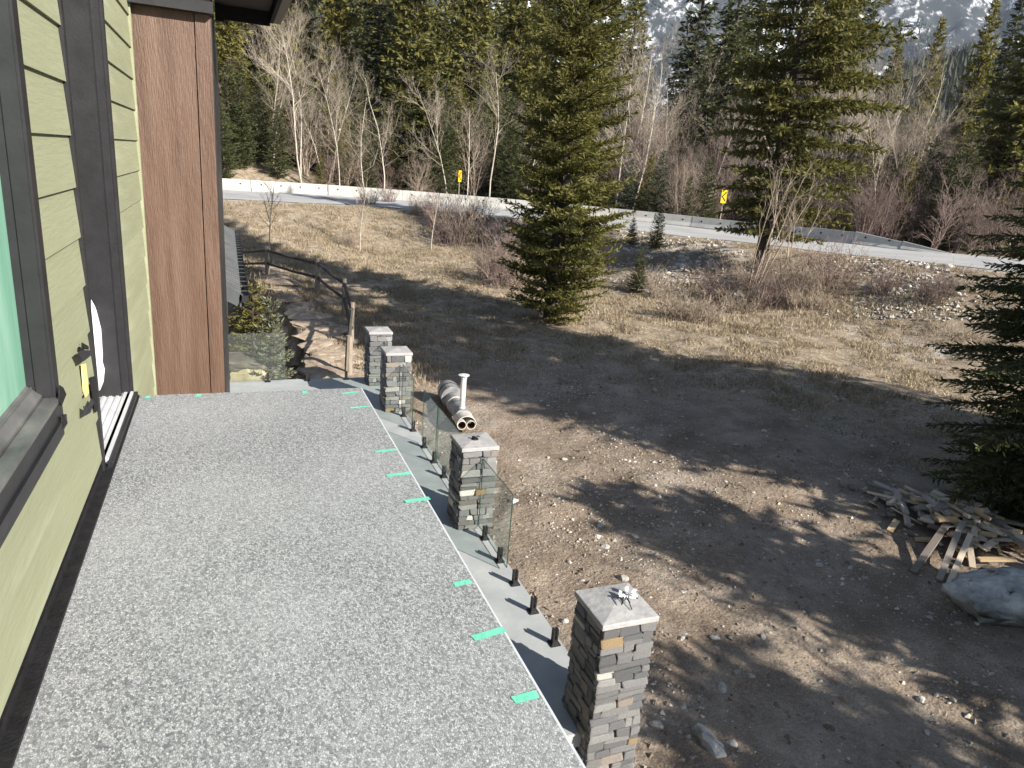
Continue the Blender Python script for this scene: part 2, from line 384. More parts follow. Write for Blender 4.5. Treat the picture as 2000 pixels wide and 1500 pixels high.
def ground_mat():
    m = bpy.data.materials.new('yard_ground'); m.use_nodes = True; n = m.node_tree; L = n.links
    p = n.nodes['Principled BSDF']; p.inputs['Roughness'].default_value = .95; p.inputs['Specular IOR Level'].default_value = .1
    tc = n.nodes.new('ShaderNodeTexCoord')
    def noise(s, d=6, st=None):
        x = n.nodes.new('ShaderNodeTexNoise'); x.inputs['Scale'].default_value = s; x.inputs['Detail'].default_value = d; x.inputs['Roughness'].default_value = .65
        L.new(tc.outputs['Object'], x.inputs['Vector']); return x.outputs['Fac']
    def ramp(f, cs):
        r = n.nodes.new('ShaderNodeValToRGB'); e = r.color_ramp.elements
        e[0].position = cs[0][0]; e[0].color = (*cs[0][1], 1); e[1].position = cs[-1][0]; e[1].color = (*cs[-1][1], 1)
        for q, c in cs[1:-1]: x = e.new(q); x.color = (*c, 1)
        L.new(f, r.inputs[0]); return r.outputs[0]
    def mix(f, a, b, t='MIX'):
        x = n.nodes.new('ShaderNodeMixRGB'); x.blend_type = t
        if isinstance(f, float): x.inputs[0].default_value = f
        else: L.new(f, x.inputs[0])
        L.new(a, x.inputs[1]); L.new(b, x.inputs[2]); return x.outputs[0]
    def attr(nm):
        a = n.nodes.new('ShaderNodeAttribute'); a.attribute_name = nm; return a.outputs['Fac']
    dirt = ramp(noise(1.3, 9), [(.3, (.17, .132, .1)), (.5, (.265, .213, .168)), (.7, (.4, .335, .27))])
    fine = ramp(noise(46, 5), [(.35, (.62, .62, .62)), (.6, (1.08, 1.08, 1.08)), (.72, (1.5, 1.47, 1.4))])
    dirt = mix(1.0, dirt, fine, 'MULTIPLY')
    grass = ramp(noise(3.5, 9), [(.3, (.155, .122, .09)), (.48, (.255, .207, .152)), (.68, (.365, .308, .235))])
    gf = ramp(noise(16, 5), [(.3, (.6, .6, .6)), (.65, (1.25, 1.25, 1.25))])
    grass = mix(1.0, grass, gf, 'MULTIPLY')
    grav = ramp(noise(9, 8), [(.3, (.24, .21, .18)), (.5, (.38, .345, .3)), (.65, (.56, .53, .48))])
    c = mix(attr('grass'), dirt, grass); c = mix(attr('gravel'), c, grav)
    duff = ramp(noise(2, 8), [(.35, (.05, .038, .026)), (.65, (.13, .1, .07))])
    c = mix(attr('duff'), c, duff)
    L.new(c, p.inputs['Base Color'])
    v = n.nodes.new('ShaderNodeTexVoronoi'); v.inputs['Scale'].default_value = 22; L.new(tc.outputs['Object'], v.inputs['Vector'])
    ma = n.nodes.new('ShaderNodeMath'); ma.operation = 'ADD'; L.new(noise(11, 10), ma.inputs[0]); 
    mu = n.nodes.new('ShaderNodeMath'); mu.operation = 'MULTIPLY'; mu.inputs[1].default_value = -.1; L.new(v.outputs['Distance'], mu.inputs[0]); L.new(mu.outputs[0], ma.inputs[1])
    bp = n.nodes.new('ShaderNodeBump'); bp.inputs['Strength'].default_value = .75; bp.inputs['Distance'].default_value = .07
    L.new(ma.outputs[0], bp.inputs['Height']); L.new(bp.outputs[0], p.inputs['Normal'])
    return m
ground_m = ground_mat()

# ------------------------------------------------------------------ terrain
def catmull(P, n=40):
    P = np.array(P, float); out = []
    for i in range(1, len(P) - 2):
        p0, p1, p2, p3 = P[i - 1], P[i], P[i + 1], P[i + 2]
        for t in np.linspace(0, 1, n, endpoint=False):
            out.append(.5 * ((2 * p1) + (-p0 + p2) * t + (2 * p0 - 5 * p1 + 4 * p2 - p3) * t * t + (-p0 + 3 * p1 - 3 * p2 + p3) * t ** 3))
    out.append(P[-2]); return np.array(out)
ROADZ = 1.74
_bp = [at(u, v, D)[:2] for u, v, D in ((430, 369, 49.5), (660, 381, 51), (900, 399, 51), (1200, 430, 49.5), (1450, 453, 47), (1700, 480, 44), (1920, 497, 42.5))]
_bp = [_bp[0] + np.array([-60, -14]), _bp[0] + np.array([-25, -3.0])] + _bp + [_bp[-1] + (_bp[-1] - _bp[-2]) * q_ for q_ in (1.2, 4, 9)]
BL = catmull(_bp, 30)                       # line of the barrier, left to right
_t = np.gradient(BL, axis=0); _t /= np.linalg.norm(_t, axis=1)[:, None]
BN = np.stack([_t[:, 1], -_t[:, 0]], 1)      # towards the house
_ri = np.arange(len(BL)); _k17 = 30 * 6; _k19 = 30 * 7     # samples at the last two surveyed points
BZ = ROADZ + .17 * sstep(_ri, 30 * 5, _k17) + .22 * sstep(_ri, _k17, _k19 + 20)
def road_d(x, y, zz=False):
    x = np.atleast_1d(np.asarray(x, float)); y = np.atleast_1d(np.asarray(y, float))
    oz = np.empty(x.size)
    xf = x.ravel(); yf = y.ravel(); of = np.empty(xf.shape)
    for i in range(0, len(xf), 20000):
        dx = xf[i:i + 20000, None] - BL[None, :, 0]; dy = yf[i:i + 20000, None] - BL[None, :, 1]
        k = np.argmin(dx * dx + dy * dy, 1); r = np.arange(len(k))
        sg = dx[r, k] * BN[k, 0] + dy[r, k] * BN[k, 1]
        oz[i:i + 20000] = BZ[k]; of[i:i + 20000] = np.sign(sg) * np.sqrt((dx * dx + dy * dy)[r, k])
    return (of.reshape(x.shape), oz.reshape(x.shape)) if zz else of.reshape(x.shape)
# top edge of the rock wall beside the sunken walk, (x at y)
_we = [onz(u, v, -.25) for u, v in ((600, 746), (588, 700), (572, 640), (540, 595), (505, 562))]
WY = np.array([13.0] + [p[1] for p in _we] + [34.0]); WX = np.array([_we[0][0]] + [p[0] for p in _we] + [_we[-1][0] - .5])
def wall_x(y): return np.interp(y, WY, WX)
ROADW = 9.0
def G(x, y, detail=True):
    x = np.atleast_1d(np.asarray(x, float)); y = np.atleast_1d(np.asarray(y, float))
    d, RZ = road_d(x, y, True)
    yard = -.42 + .5 * sstep(36 - d, 0, 19)
    bank = sstep(d, ROADW + .3, ROADW + 9.5)
    z = (RZ - .025) * (1 - bank) + yard * bank
    z = np.where(d < ROADW + .2, RZ - .025, z)
    back = RZ - .1 - .35 * sstep(-d, 0.3, 3) + 2.3 * sstep(-d, 1.5, 13) * sstep(14 - x, 0, 15) + .035 * np.maximum(-d - 6, 0) * (1 - sstep(-d, 100, 500) * .7)
    z = np.where(d < -.2, back, z)
    if detail:
        a = sstep(d, ROADW + .4, ROADW + 2.5)
        z = z + a * ((fbm(x * .35, y * .35, 3) - .5) * .3 + (fbm(x * 2.1, y * 2.1, 9, 3) - .5) * .12) * sstep(np.hypot(x, y), 3, 8)
        z = z + np.where(d < -1, (fbm(x * .2, y * .2, 5) - .5) * .9, 0)
    pit = sstep(wall_x(y) - x, -.1, .22) * sstep(y, 14.0, 14.2) * (1 - sstep(y, 27, 33))
    z = z * (1 - pit) + (-2.3) * pit
    under = (1 - sstep(x, 2.9, 3.3)) * (1 - sstep(y, 13.9, 14.15))
    z = z * (1 - under) + np.minimum(z, -.5) * under
    return z
def G1(x, y): return float(G([x], [y])[0])
def hit(u, v):
    d = ray(u, v); t = np.concatenate([np.arange(3, 60, .1), np.arange(60, 300, .5)])
    P = CAM + d * t[:, None]; g = G(P[:, 0], P[:, 1]); k = np.argmax(P[:, 2] < g)
    return P[k]
def gat(u, D, v=400):
    """ground point in the direction of column u at horizontal range D"""
    p = at(u, v, D); return np.array([p[0], p[1], G1(p[0], p[1])])

def axis(lo, hi, fine0, fine1, h, growth=1.25):
    a = list(np.arange(fine0, fine1 + h / 2, h)); s = h; v = a[-1]
    while v < hi: s *= growth; v += s; a.append(v)
    s = h; v = a[0]; pre = []
    while v > lo: s *= growth; v -= s; pre.append(v)
    return np.array(pre[::-1] + a)
xs = axis(-3500, 4500, -3, 42, .15, 1.22); ys = axis(-1500, 4500, 3, 56, .15, 1.22)
XX, YY = np.meshgrid(xs, ys, indexing='ij')
ZZ = G(XX, YY)
dd = road_d(XX, YY)
ran = np.hypot(XX, YY)
nz1 = fbm(XX * .25, YY * .25, 21); nz2 = fbm(XX * .9, YY * .9, 33)
grass_a = sstep(ran + (nz1 - .5) * 9 + (nz2 - .5) * 4, 14.5, 20) 
grass_a = np.maximum(grass_a, sstep(YY + (nz2 - .5) * 3, 15.5, 18) * (1 - sstep(XX, 4, 7)))
bankz = sstep(dd, ROADW, ROADW + 1.5) * (1 - sstep(dd, ROADW + 8, ROADW + 12))
grass_a *= (1 - .45 * bankz * sstep(XX, 10, 16))
grav_a = np.clip(sstep(nz2 + (nz1 - .5) * .6, .52, .72) * (.25 * (1 - grass_a) + .9 * bankz * sstep(XX, 10, 15) * sstep(nz1, .4, .55)), 0, 1)
grav_a = np.maximum(grav_a, .8 * (1 - sstep(np.abs(dd - ROADW - .35), .2, .9)))
duff_a = np.where(dd < 0, sstep(-dd, 2, 10) * sstep(XX + (nz1 - .5) * 8 + (-dd - 8) * 1.2, 4, 14), 0)
nx, ny = XX.shape
idx = np.arange(nx * ny).reshape(nx, ny)
F = np.stack([idx[:-1, :-1].ravel(), idx[1:, :-1].ravel(), idx[1:, 1:].ravel(), idx[:-1, 1:].ravel()], 1)
gm = mesh_np('ground', np.stack([XX.ravel(), YY.ravel(), ZZ.ravel()], 1), F, [ground_m], True,
             attrs={'grass': grass_a.ravel(), 'gravel': grav_a.ravel(), 'duff': duff_a.ravel()})
structure(link('ground', gm))

# road sheet
def strip(off0, off1, z, i0=0, i1=None, nacross=2):
    i1 = i1 or len(BL); V = []; k = nacross
    for i in range(i0, i1):
        for j in range(k):
            o = off0 + (off1 - off0) * j / (k - 1); V.append((*(BL[i] + BN[i] * o), z + BZ[i]))
    n = i1 - i0
    F = [(i * k + j, (i + 1) * k + j, (i + 1) * k + j + 1, i * k + j + 1) for i in range(n - 1) for j in range(k - 1)]
    return V, [f[::-1] for f in F]
V, F = strip(-.9, ROADW, 0)
structure(link('road', mesh_np('road', V, F, [asphalt_m])))
for nm, o in (('edge_line', 1.5), ('edge_line', ROADW - .9)):
    V, F = strip(o, o + .12, .004)
    structure(link(nm, mesh_np(nm, V, F, [line_m])))

# far land
def far_patch(name, material, az0, az1, r0, r1, na, nr, hf, smooth=True):
    A, Q = np.meshgrid(np.linspace(math.radians(az0), math.radians(az1), na), np.linspace(0, 1, nr), indexing='ij')
    Rr = r0 * (r1 / r0) ** Q
    X = np.sin(A) * Rr; Y = np.cos(A) * Rr; Z = hf(np.degrees(A), Rr, X, Y)
    idx = np.arange(na * nr).reshape(na, nr)
    F = np.stack([idx[:-1, :-1].ravel(), idx[1:, :-1].ravel(), idx[1:, 1:].ravel(), idx[:-1, 1:].ravel()], 1)[:, ::-1]
    me = mesh_np(name, np.stack([X.ravel(), Y.ravel(), Z.ravel()], 1), F, [material], smooth)
    return structure(link(name, me))
def snow_mat():
    m = bpy.data.materials.new('snowy_forest_slope'); m.use_nodes = True; n = m.node_tree; L = n.links
    p = n.nodes['Principled BSDF']; p.inputs['Roughness'].default_value = .9; p.inputs['Specular IOR Level'].default_value = .1
    tc = n.nodes.new('ShaderNodeTexCoord')
    def noise(s, d, st):
        mp = n.nodes.new('ShaderNodeMapping'); mp.inputs['Scale'].default_value = st; L.new(tc.outputs['Object'], mp.inputs[0])
        x = n.nodes.new('ShaderNodeTexNoise'); x.inputs['Scale'].default_value = s; x.inputs['Detail'].default_value = d; x.inputs['Roughness'].default_value = .7
        L.new(mp.outputs[0], x.inputs['Vector']); return x.outputs['Fac']
    a = noise(.006, 8, (1, 1, .5)); b = noise(.045, 6, (1, 1, .5))
    ad = n.nodes.new('ShaderNodeMath'); ad.operation = 'ADD'; L.new(a, ad.inputs[0]); L.new(b, ad.inputs[1])
    r = n.nodes.new('ShaderNodeValToRGB'); e = r.color_ramp.elements
    e[0].position = .485; e[0].color = (.05, .058, .062, 1); e[1].position = .57; e[1].color = (.75, .77, .8, 1)
    x = e.new(.515); x.color = (.12, .125, .13, 1); x = e.new(.54); x.color = (.4, .41, .43, 1)
    h = n.nodes.new('ShaderNodeMath'); h.operation = 'MULTIPLY'; h.inputs[1].default_value = .5; L.new(ad.outputs[0], h.inputs[0]); L.new(h.outputs[0], r.inputs[0])
    L.new(r.outputs[0], p.inputs['Base Color']); return m
snow_m = snow_mat()
hill_m = mat('forest_floor_hill', [(.06, .055, .04), (.16, .145, .12), (.3, .28, .25)], .03, .95, pos=[.35, .55, .7], detail=8)
slope_m = mat('forest_slope', [(.02, .026, .014), (.045, .052, .028), (.07, .075, .045)], .03, .95, detail=10, stretch=(1, 1, .3))
def mtn_h(a, r, X, Y):
    t = sstep(r, 1700, 4200)
    return 30 + (1500 * t) * (.75 + .35 * fbm(X * .0012, Y * .0012, 41)) + 260 * (fbm(X * .004, Y * .004, 43) - .5) * sstep(r, 1600, 2400)
far_patch('mountain', snow_m, -25, 75, 1500, 4500, 420, 260, mtn_h)
def hill_h(a, r, X, Y):
    env = np.exp(-((a - 54) / 13.0) ** 2) 
    return 4 + 150 * sstep(r, 380, 900) * env * (.8 + .4 * fbm(X * .006, Y * .006, 51)) - 60 * sstep(r, 900, 1300)
far_patch('hill', hill_m, 20, 80, 350, 1300, 200, 160, hill_h)
def slope_h(a, r, X, Y):
    env = 1 - sstep(a, 6, 22)
    return 4 + 620 * sstep(r, 420, 1500) * env * (.85 + .3 * fbm(X * .004, Y * .004, 61)) - 30 * (1 - env)
far_patch('forested_slope', slope_m, -25, 24, 400, 1600, 120, 160, slope_h)

# far forest: one mass of small pointed trees on the hill, the slope and the mountain
def far_trees(name, n, az0, az1, r0, r1, hf, h0, h1, material, wid=.2, keep=None):
    a = rng.uniform(az0, az1, n); r = np.sqrt(rng.uniform(r0 ** 2, r1 ** 2, n)); A = np.radians(a)
    X = np.sin(A) * r; Y = np.cos(A) * r; Z = hf(a, r, X, Y) - .5
    if keep is not None:
        k = keep(a, r, X, Y); X, Y, Z = X[k], Y[k], Z[k]; n = len(X)
    H = rng.uniform(h0, h1, n); Wd = H * wid * rng.uniform(.7, 1.2, n); V = []; th0 = rng.uniform(0, 6, n)
    ring = []
    for tier, (zr, wr) in enumerate(((.08, 1.0), (.45, .62))):
        for k in range(4):
            t = th0 + k * math.pi / 2 + tier * .7
            ring.append(np.stack([X + np.cos(t) * Wd * wr, Y + np.sin(t) * Wd * wr, Z + H * zr], 1))
    ring.append(np.stack([X, Y, Z + H * .66], 1)); ring.append(np.stack([X, Y, Z + H], 1))
    V = np.stack(ring, 1).reshape(-1, 3); base = np.arange(n)[:, None] * 10; F = []
    for k in range(4): F.append(np.concatenate([base + k, base + (k + 1) % 4, base + 8], 1)); F.append(np.concatenate([base + 4 + k, base + 4 + (k + 1) % 4, base + 9], 1))
    me = mesh_np(name, V, np.concatenate(F), [material]); return me
farleaf_m = leaf('far_needles', (.028, .036, .016), (.06, .066, .028))
stuff(tag(link('hill_forest', far_trees('hill_forest', 5200, 36, 66, 450, 960, hill_h, 11, 22, farleaf_m, keep=lambda a, r, X, Y: fbm(X * .012, Y * .012, 71) > .43)), 'thin conifer wood covering the rocky knoll below the snowy mountain', 'forest'))
stuff(tag(link('slope_forest', far_trees('slope_forest', 9000, -6, 18, 430, 1500, slope_h, 12, 22, farleaf_m)), 'dense conifer forest on the shaded slope behind the left trees', 'forest'))
stuff(tag(link('mountain_forest', far_trees('mountain_forest', 26000, 14, 62, 1700, 3600, mtn_h, 13, 26, farleaf_m, wid=.16, keep=lambda a, r, X, Y: fbm(X * .006, Y * .006, 73) > .46)), 'scattered dark conifers on the snowy mountainside', 'forest'))

# ------------------------------------------------------------------ house
W = -.63
house = thing('house', 'green sided house with brown corner boards, black window and black door opening', 'house', (W, 3.0, 0))
HO = np.array([W, 3.0, 0])
def hp(name, mb, mt, smooth=False, parent=None): return mb.build(name, mt, parent or house, HO, smooth)
c = MB(); c.box(-6, -.80, -5, 6.45, -.5, 5.85); c.box(-6, -.12, 6.47, 13.0, -2.3, 5.6)
c.box(-.80, -.665, -5, 3.70, 2.4, 3.37); c.box(-.80, -.665, 2.92, 3.70, 3.37, 5.85); c.box(-.80, -.665, 5.0, 6.45, -.5, 5.85); c.box(-.80, -.665, 3.70, 5.0, 5.3, 5.85)
c.box(-.80, -.665, -5, 2.92, 5.3, 5.85); c.box(-.80, -.665, -5, 5.0, -.5, 2.4)
hp('wall', c, black2_m)
levels = [4.727 + .2165 * k for k in range(-11, 6)]      # bottom edges of the courses
def plank(y0, y1, zb, ztop=None, jit=0):
    zt = zb + .2165 + .02 if ztop is None else ztop
    xo = W + .013; xi = W - .001
    y0 += random.uniform(-jit, jit); y1 += random.uniform(-jit, jit)
    V = [(xo - .012, y0, zb), (xo, y0, zb), (xi, y0, zt), (xi - .012, y0, zt), (xo - .012, y1, zb), (xo, y1, zb), (xi, y1, zt), (xi - .012, y1, zt)]
    b = MB(); b.add(V, [(0, 1, 2, 3)[::-1], (4, 5, 6, 7), (0, 4, 5, 1)[::-1], (1, 5, 6, 2)[::-1], (2, 6, 7, 3)[::-1], (3, 7, 4, 0)[::-1]])
    # local frame on the plank so that the grain differs from board to board
    o = b.build('siding_plank', siding_m, house, HO + np.array([0, 0, zb])); o.location = (0, 0, zb)
    return o
for zb in levels:
    if zb < 2.6: continue
    z0 = max(zb, 2.745)
    if zb + .2165 < 3.28: plank(-1.5, 3.715, z0, zb + .2365, .004)
    else:
        plank(2.917, 3.715, z0, None, .006)
for k in range(-32, 6):
    zb = 4.727 + .2165 * k
    if zb > -.4 and zb < 5.8: plank(4.972, 6.37, zb, None, .003)
b = MB(); b.box(W - .02, W + .022, 6.345, 6.392, -.4, 5.8); hp('corner_trim', b, siding_m)
# base flashing
b = MB(); b.box(W - .02, W + .012, -1.5, 4.95, 2.70, 2.752); b.box(W + .012, W + .058, -1.5, 4.93, 2.702, 2.716); hp('base_flashing', b, black2_m)
# window
b = MB(); b.box(W - .03, W + .03, 2.85, 2.915, 3.26, 5.3); b.box(W - .09, W - .03, 2.853, 2.90, 3.38, 5.3)
b.box(W - .09, W + .03, -1.5, 2.85, 5.2, 5.3); b.box(W - .028, W + .02, 2.845, 2.85, 3.39, 5.2)
win = b.build('window', black_m, house, HO)
b = MB(); b.box(W - .066, W - .058, -1.5, 2.853, 3.425, 5.2); b.build('pane', winglass_m, win, HO)
b = MB()
b.add([(W - .058, -1.5, 3.432), (W - .012, -1.5, 3.396), (W - .012, 2.85, 3.396), (W - .058, 2.85, 3.432), (W - .058, -1.5, 3.37), (W - .012, -1.5, 3.37), (W - .012, 2.85, 3.37), (W - .058, 2.85, 3.37)], [(0, 1, 2, 3), (4, 7, 6, 5), (0, 4, 5, 1), (2, 6, 7, 3), (1, 5, 6, 2), (0, 3, 7, 4)])
b.box(W - .045, W - .04, -1.5, 2.85, 3.405, 3.428)
b.build('sash_rail', dust_m, win, HO)
b = MB(); b.box(W - .008, W + .042, -1.5, 2.90, 3.372, 3.386); b.build('ledge', dust_m, win, HO)
b = MB(); b.box(W - .02, W + .036, -1.5, 2.905, 3.30, 3.371); b.box(W - .02, W + .045, -1.5, 2.912, 3.262, 3.299); b.box(W - .015, W + .028, -1.5, 2.93, 3.215, 3.261)
b.build('sill', black_m, win, HO)
def flap(pts, name='membrane_flap', mt=black2_m, th=.004, off=.0):
    """torn piece of membrane standing a little off the siding; pts are (u, v, lift): found on the photograph, built on the wall"""
    b = MB(); n = len(pts); f = [tuple(onx(u, v, W + .016 + l)) for u, v, l in pts]; g = [(x - th, y, z) for x, y, z in f]
    b.add(f + g, [tuple(range(n)), tuple(range(n, 2 * n))[::-1]] + [(i, n + i, n + (i + 1) % n, (i + 1) % n) for i in range(n)])
    return hp(name, b, mt)
flap([(117, 752, .03), (124, 757, .03), (127, 768, .03), (130, 770, .04), (121, 792, .03), (116, 785, .03)])
flap([(121, 813, .03), (125, 812, .03), (128, 822, .03), (132, 826, .035), (122, 838, .03)])
flap([(161, 669, .012), (173, 676, .012), (174, 683, .01), (160, 682, .01)])
flap([(153, 690, .02), (160, 684, .02), (176, 684, .012), (178, 694, .012), (166, 704, .02), (161, 707, .025), (160, 702, .025)], mt=charcoal_m)
flap([(160, 712, .004), (168, 710, .004), (174, 767, .004), (168, 776, .004), (164, 765, .004)], 'exposed_insulation', yellow_m)
flap([(177, 737, .006), (184, 735, .006), (192, 800, .006), (187, 806, .006)])
flap([(164, 793, .01), (171, 797, .012), (180, 778, .012), (184, 786, .012), (177, 806, .02), (167, 812, .02)], mt=charcoal_m)
# door
b = MB()
b.box(W - .02, W + .02, 3.715, 3.76, 2.70, 5.3); b.box(W - .08, W + .006, 3.76, 3.80, 2.70, 5.3); b.box(W - .13, W - .02, 3.80, 3.83, 2.70, 5.3)
b.box(W - .02, W + .022, 4.915, 4.97, 2.70, 5.3); b.box(W - .10, W + .008, 4.87, 4.915, 2.70, 5.3); b.box(W - .15, W - .03, 4.80, 4.87, 2.70, 5.3)
b.box(W - .13, W + .02, 3.76, 4.915, 5.25, 5.3)
door = b.build('door', black_m, house, HO)
b = MB(); b.box(W - .19, W - .15, 3.76, 4.9, 2.76, 5.25); b.build('panel', charcoal_m, door, HO)
b = MB(); b.box(W - .16, W + .028, 3.80, 4.90, 2.70, 2.752)
for k in range(4): b.box(W - .135 + k * .038, W - .117 + k * .038, 3.80, 4.87, 2.752, 2.758)
b.build('threshold', alum_m, door, HO)
b = MB(); b.box(W + .0285, W + .05, 3.76, 4.93, 2.702, 2.74); b.build('sill_pan', black_m, door, HO)
# white plastic bag caught in the doorway
sx = W - .13
poly = [onx(u, v, sx) for u, v in ((178, 585), (184, 598), (190, 632), (200, 652), (215, 664), (209, 678), (203, 690), (198, 699), (206, 712), (209, 728), (203, 745), (195, 762), (188, 765), (180, 700))]
V = []; n = len(poly)
for k, off in enumerate((0, .012, .018)):
    ctr = np.mean(poly, 0)
    for i, q in enumerate(poly):
        s = (1, .8, .45)[k]; V.append(ctr + (q - ctr) * s + np.array([off + .006 * math.sin(i * 2.3 + k), 0, 0]))
V.append(np.mean(poly, 0) + np.array([.02, 0, 0])); F = []
for k in range(2):
    for i in range(n): F.append((k * n + i, k * n + (i + 1) % n, (k + 1) * n + (i + 1) % n, (k + 1) * n + i))
F += [(2 * n + i, 2 * n + (i + 1) % n, 3 * n) for i in range(n)] + [tuple(range(n))[::-1]]
b = MB(); b.add(V, F); o = b.build('plastic_sheet', white_m)
tag(o, 'crumpled white plastic sheet hanging inside the black door opening', 'plastic sheet')
# brown end wall
b = MB(); b.box(W + .002, -.19, 6.40, 6.46, -.5, 5.8); hp('brown_board', b, brown_m)
b = MB(); b.box(-.182, -.072, 6.392, 6.47, -.5, 5.8); hp('brown_corner_board', b, brown_m)
b = MB(); b.box(-.19, -.182, 6.415, 6.46, -.5, 5.8); hp('board_gap', b, black2_m)
b = MB(); b.box(-.072, -.064, 6.405, 13.0, -2.3, 5.6); hp('side_cladding', b, black_m)
b = MB(); b.box(W, -.05, 6.30, 6.392, 5.24, 5.32); hp('head_trim', b, black_m)
# eave beyond the brown wall
k = 0; y = 6.0
while y < 8.2:
    b = MB(); b.box(-.05, .455, y, y + .098, 5.620, 5.635); hp('soffit_board', b, soffit_m); y += .106
b = MB(); b.box(-.05, .50, 5.9, 8.26, 5.636, 5.740); hp('eave_roof', b, black_m)
b = MB(); b.box(-.05, .455, 8.215, 8.25, 5.490, 5.635); hp('end_fascia', b, black2_m)
b = MB(); b.box(.4555, .49, 5.9, 8.25, 5.520, 5.635); hp('eave_fascia', b, black2_m)
b = MB(); b.box(-.05, .03, 8.12, 8.214, 5.460, 5.560); hp('corner_return', b, black2_m)
b = MB(); b.box(.491, .565, 5.9, 8.3, 5.53, 5.545); b.box(.555, .565, 5.9, 8.3, 5.545, 5.64); b.box(.491, .5, 5.9, 8.3, 5.545, 5.64); b.box(.5, .555, 8.29, 8.3, 5.545, 5.64); hp('gutter', b, taupe_m)

# balcony
b = MB()
V = [(-.65, -1.5, 2.56), (.905, -1.5, 2.56), (.86, 4.965, 2.56), (-.65, 4.965, 2.56), (-.65, -1.5, 2.70), (.905, -1.5, 2.70), (.86, 4.965, 2.70), (-.65, 4.965, 2.70)]
b.add(V, BOXF)
deck = structure(b.build('balcony_deck', deck_m))
b = MB(); b.bar((.911, -1.5, 2.655), (.866, 4.972, 2.655), .008, .085); b.bar((-.07, 4.970, 2.655), (.866, 4.970, 2.655), .008, .085); b.build('edge_trim', alum_m, deck)
b = MB()
for y in (.6, 3.9): b.box(.3, .44, y, y + .14, -.5, 2.559)
b.box(.28, .46, -1.5, 4.9, 2.36, 2.558); b.build('support_beam', weather_m, deck)
# tape pieces
TP = [(288, 776, 1.45, .05, .03), (388, 772, 1.4, .055, .03), (595, 766, 1.5, .07, .035), (684, 767, .3, .12, .03), (703, 795, .1, .13, .022), (753, 880, .12, .13, .026), (779, 926, .1, .13, .03), (815, 976, .1, .125, .032), (903, 1138, .1, .07, .03), (955, 1237, .16, .125, .034), (1026, 1361, .06, .08, .034)]
TL = ['green tape tab beside the siding at the far left deck corner', 'small green tape tab under the brown wall board', 'green tape tab at the far deck edge before the terrace', 'torn green tape at the far right corner of the balcony', 'thin green tape strip just before the far corner piece', 'green tape strip on the deck edge left of the glass panels', 'green tape strip below it, left of the glass panels, second before the pillar', 'green tape strip left of the capped middle pillar', 'short green tape piece on the deck edge beside the bare clamps', 'longest green tape strip on the deck edge near the last clamps', 'nearest green tape piece on the deck edge by the front pillar']
for (u, v, a, l, wd), lb in zip(TP, TL):
    p = onz(u, v, 2.7025); n = 7; V = []
    dx, dy = math.cos(a), math.sin(a)
    for i in range(n):
        s = (i / (n - 1) - .5) * l
        for sd in (-1, 1):
            e = random.uniform(-.004, .004) if i in (0, n - 1) else 0
            V.append((p[0] + dx * (s + e) - dy * sd * wd / 2, p[1] + dy * (s + e) + dx * sd * wd / 2, 2.7015 + .0022 * random.random()))
    m_ = len(V); V += [(x, y, z - .0012) for x, y, z in V]
    F = [(2 * i, 2 * i + 2, 2 * i + 3, 2 * i + 1) for i in range(n - 1)]; F += [tuple(q + m_ for q in f[::-1]) for f in F]
    b = MB(); b.add(V, F); tag(b.build('tape_strip', tape_m), lb, 'tape', 'green tape strips marking the balcony edge')

# terrace
b = MB(); b.box(-4.5, 2.855, 4.05, 14.05, -.14, 0); b.box(-4.5, 2.80, 4.15, 13.98, -.55, -.14)
structure(b.build('terrace', concrete_m))

# clamps for glass
def make_spigot():
    t = thing('glass_clamp', '', 'glass clamp')
    b = MB(); b.box(-.05, .05, -.05, .05, 0, .012); b.box(-.036, .036, -.036, .036, .012, .022); b.build('base_plate', spigot_m, t)
    b = MB(); b.box(-.026, -.008, -.025, .025, .022, .17); b.box(.008, .026, -.025, .025, .022, .17); b.box(-.008, .008, -.025, .025, .022, .06); b.build('clamp_post', spigot_m, t)
    return t
sp0 = make_spigot()
SPY = [(5.14, 'empty black clamp nearest the front stone pillar'), (5.67, 'second empty black clamp from the front stone pillar'), (6.19, 'empty black clamp just in front of the short glass panel'), (6.67, 'black clamp under the free end of the short glass panel'), (7.2, 'black clamp under the short glass panel beside the middle pillar'),
       (8.35, 'black clamp hidden close behind the middle pillar'), (9.02, 'black clamp under the near panel behind the middle pillar'), (9.56, 'black clamp just past the glass seam behind the middle pillar'), (10.16, 'black clamp under the tall corner of the second glass panel'), (10.9, 'black clamp at the end of the glass panel before the third pillar'), (11.63, 'black clamp under the glass panel against the third pillar'), (12.95, 'black clamp between the two far pillars')]
first = True
def spig(x, y, rz, lb):
    global first
    if first:
        o = sp0; first = False; o.location = (x, y, 0); o.rotation_euler = (0, 0, rz); o['label'] = lb; o['group'] = 'black glass clamps along the terrace edge'
    else: o = dup(sp0, (x, y, 0), (0, 0, rz), None, lb)
for y, lb in SPY: spig(2.775, y, 0, lb)
for x, lb in ((-.13, 'black clamp beside the foot of the brown wall'), (.62, 'black clamp at the right part of the far glass panel'), (1.36, 'black clamp on the far terrace edge by the rock wall'), (2.12, 'black clamp on the far terrace edge below the wooden post')): spig(x, 13.94, math.pi / 2, lb)
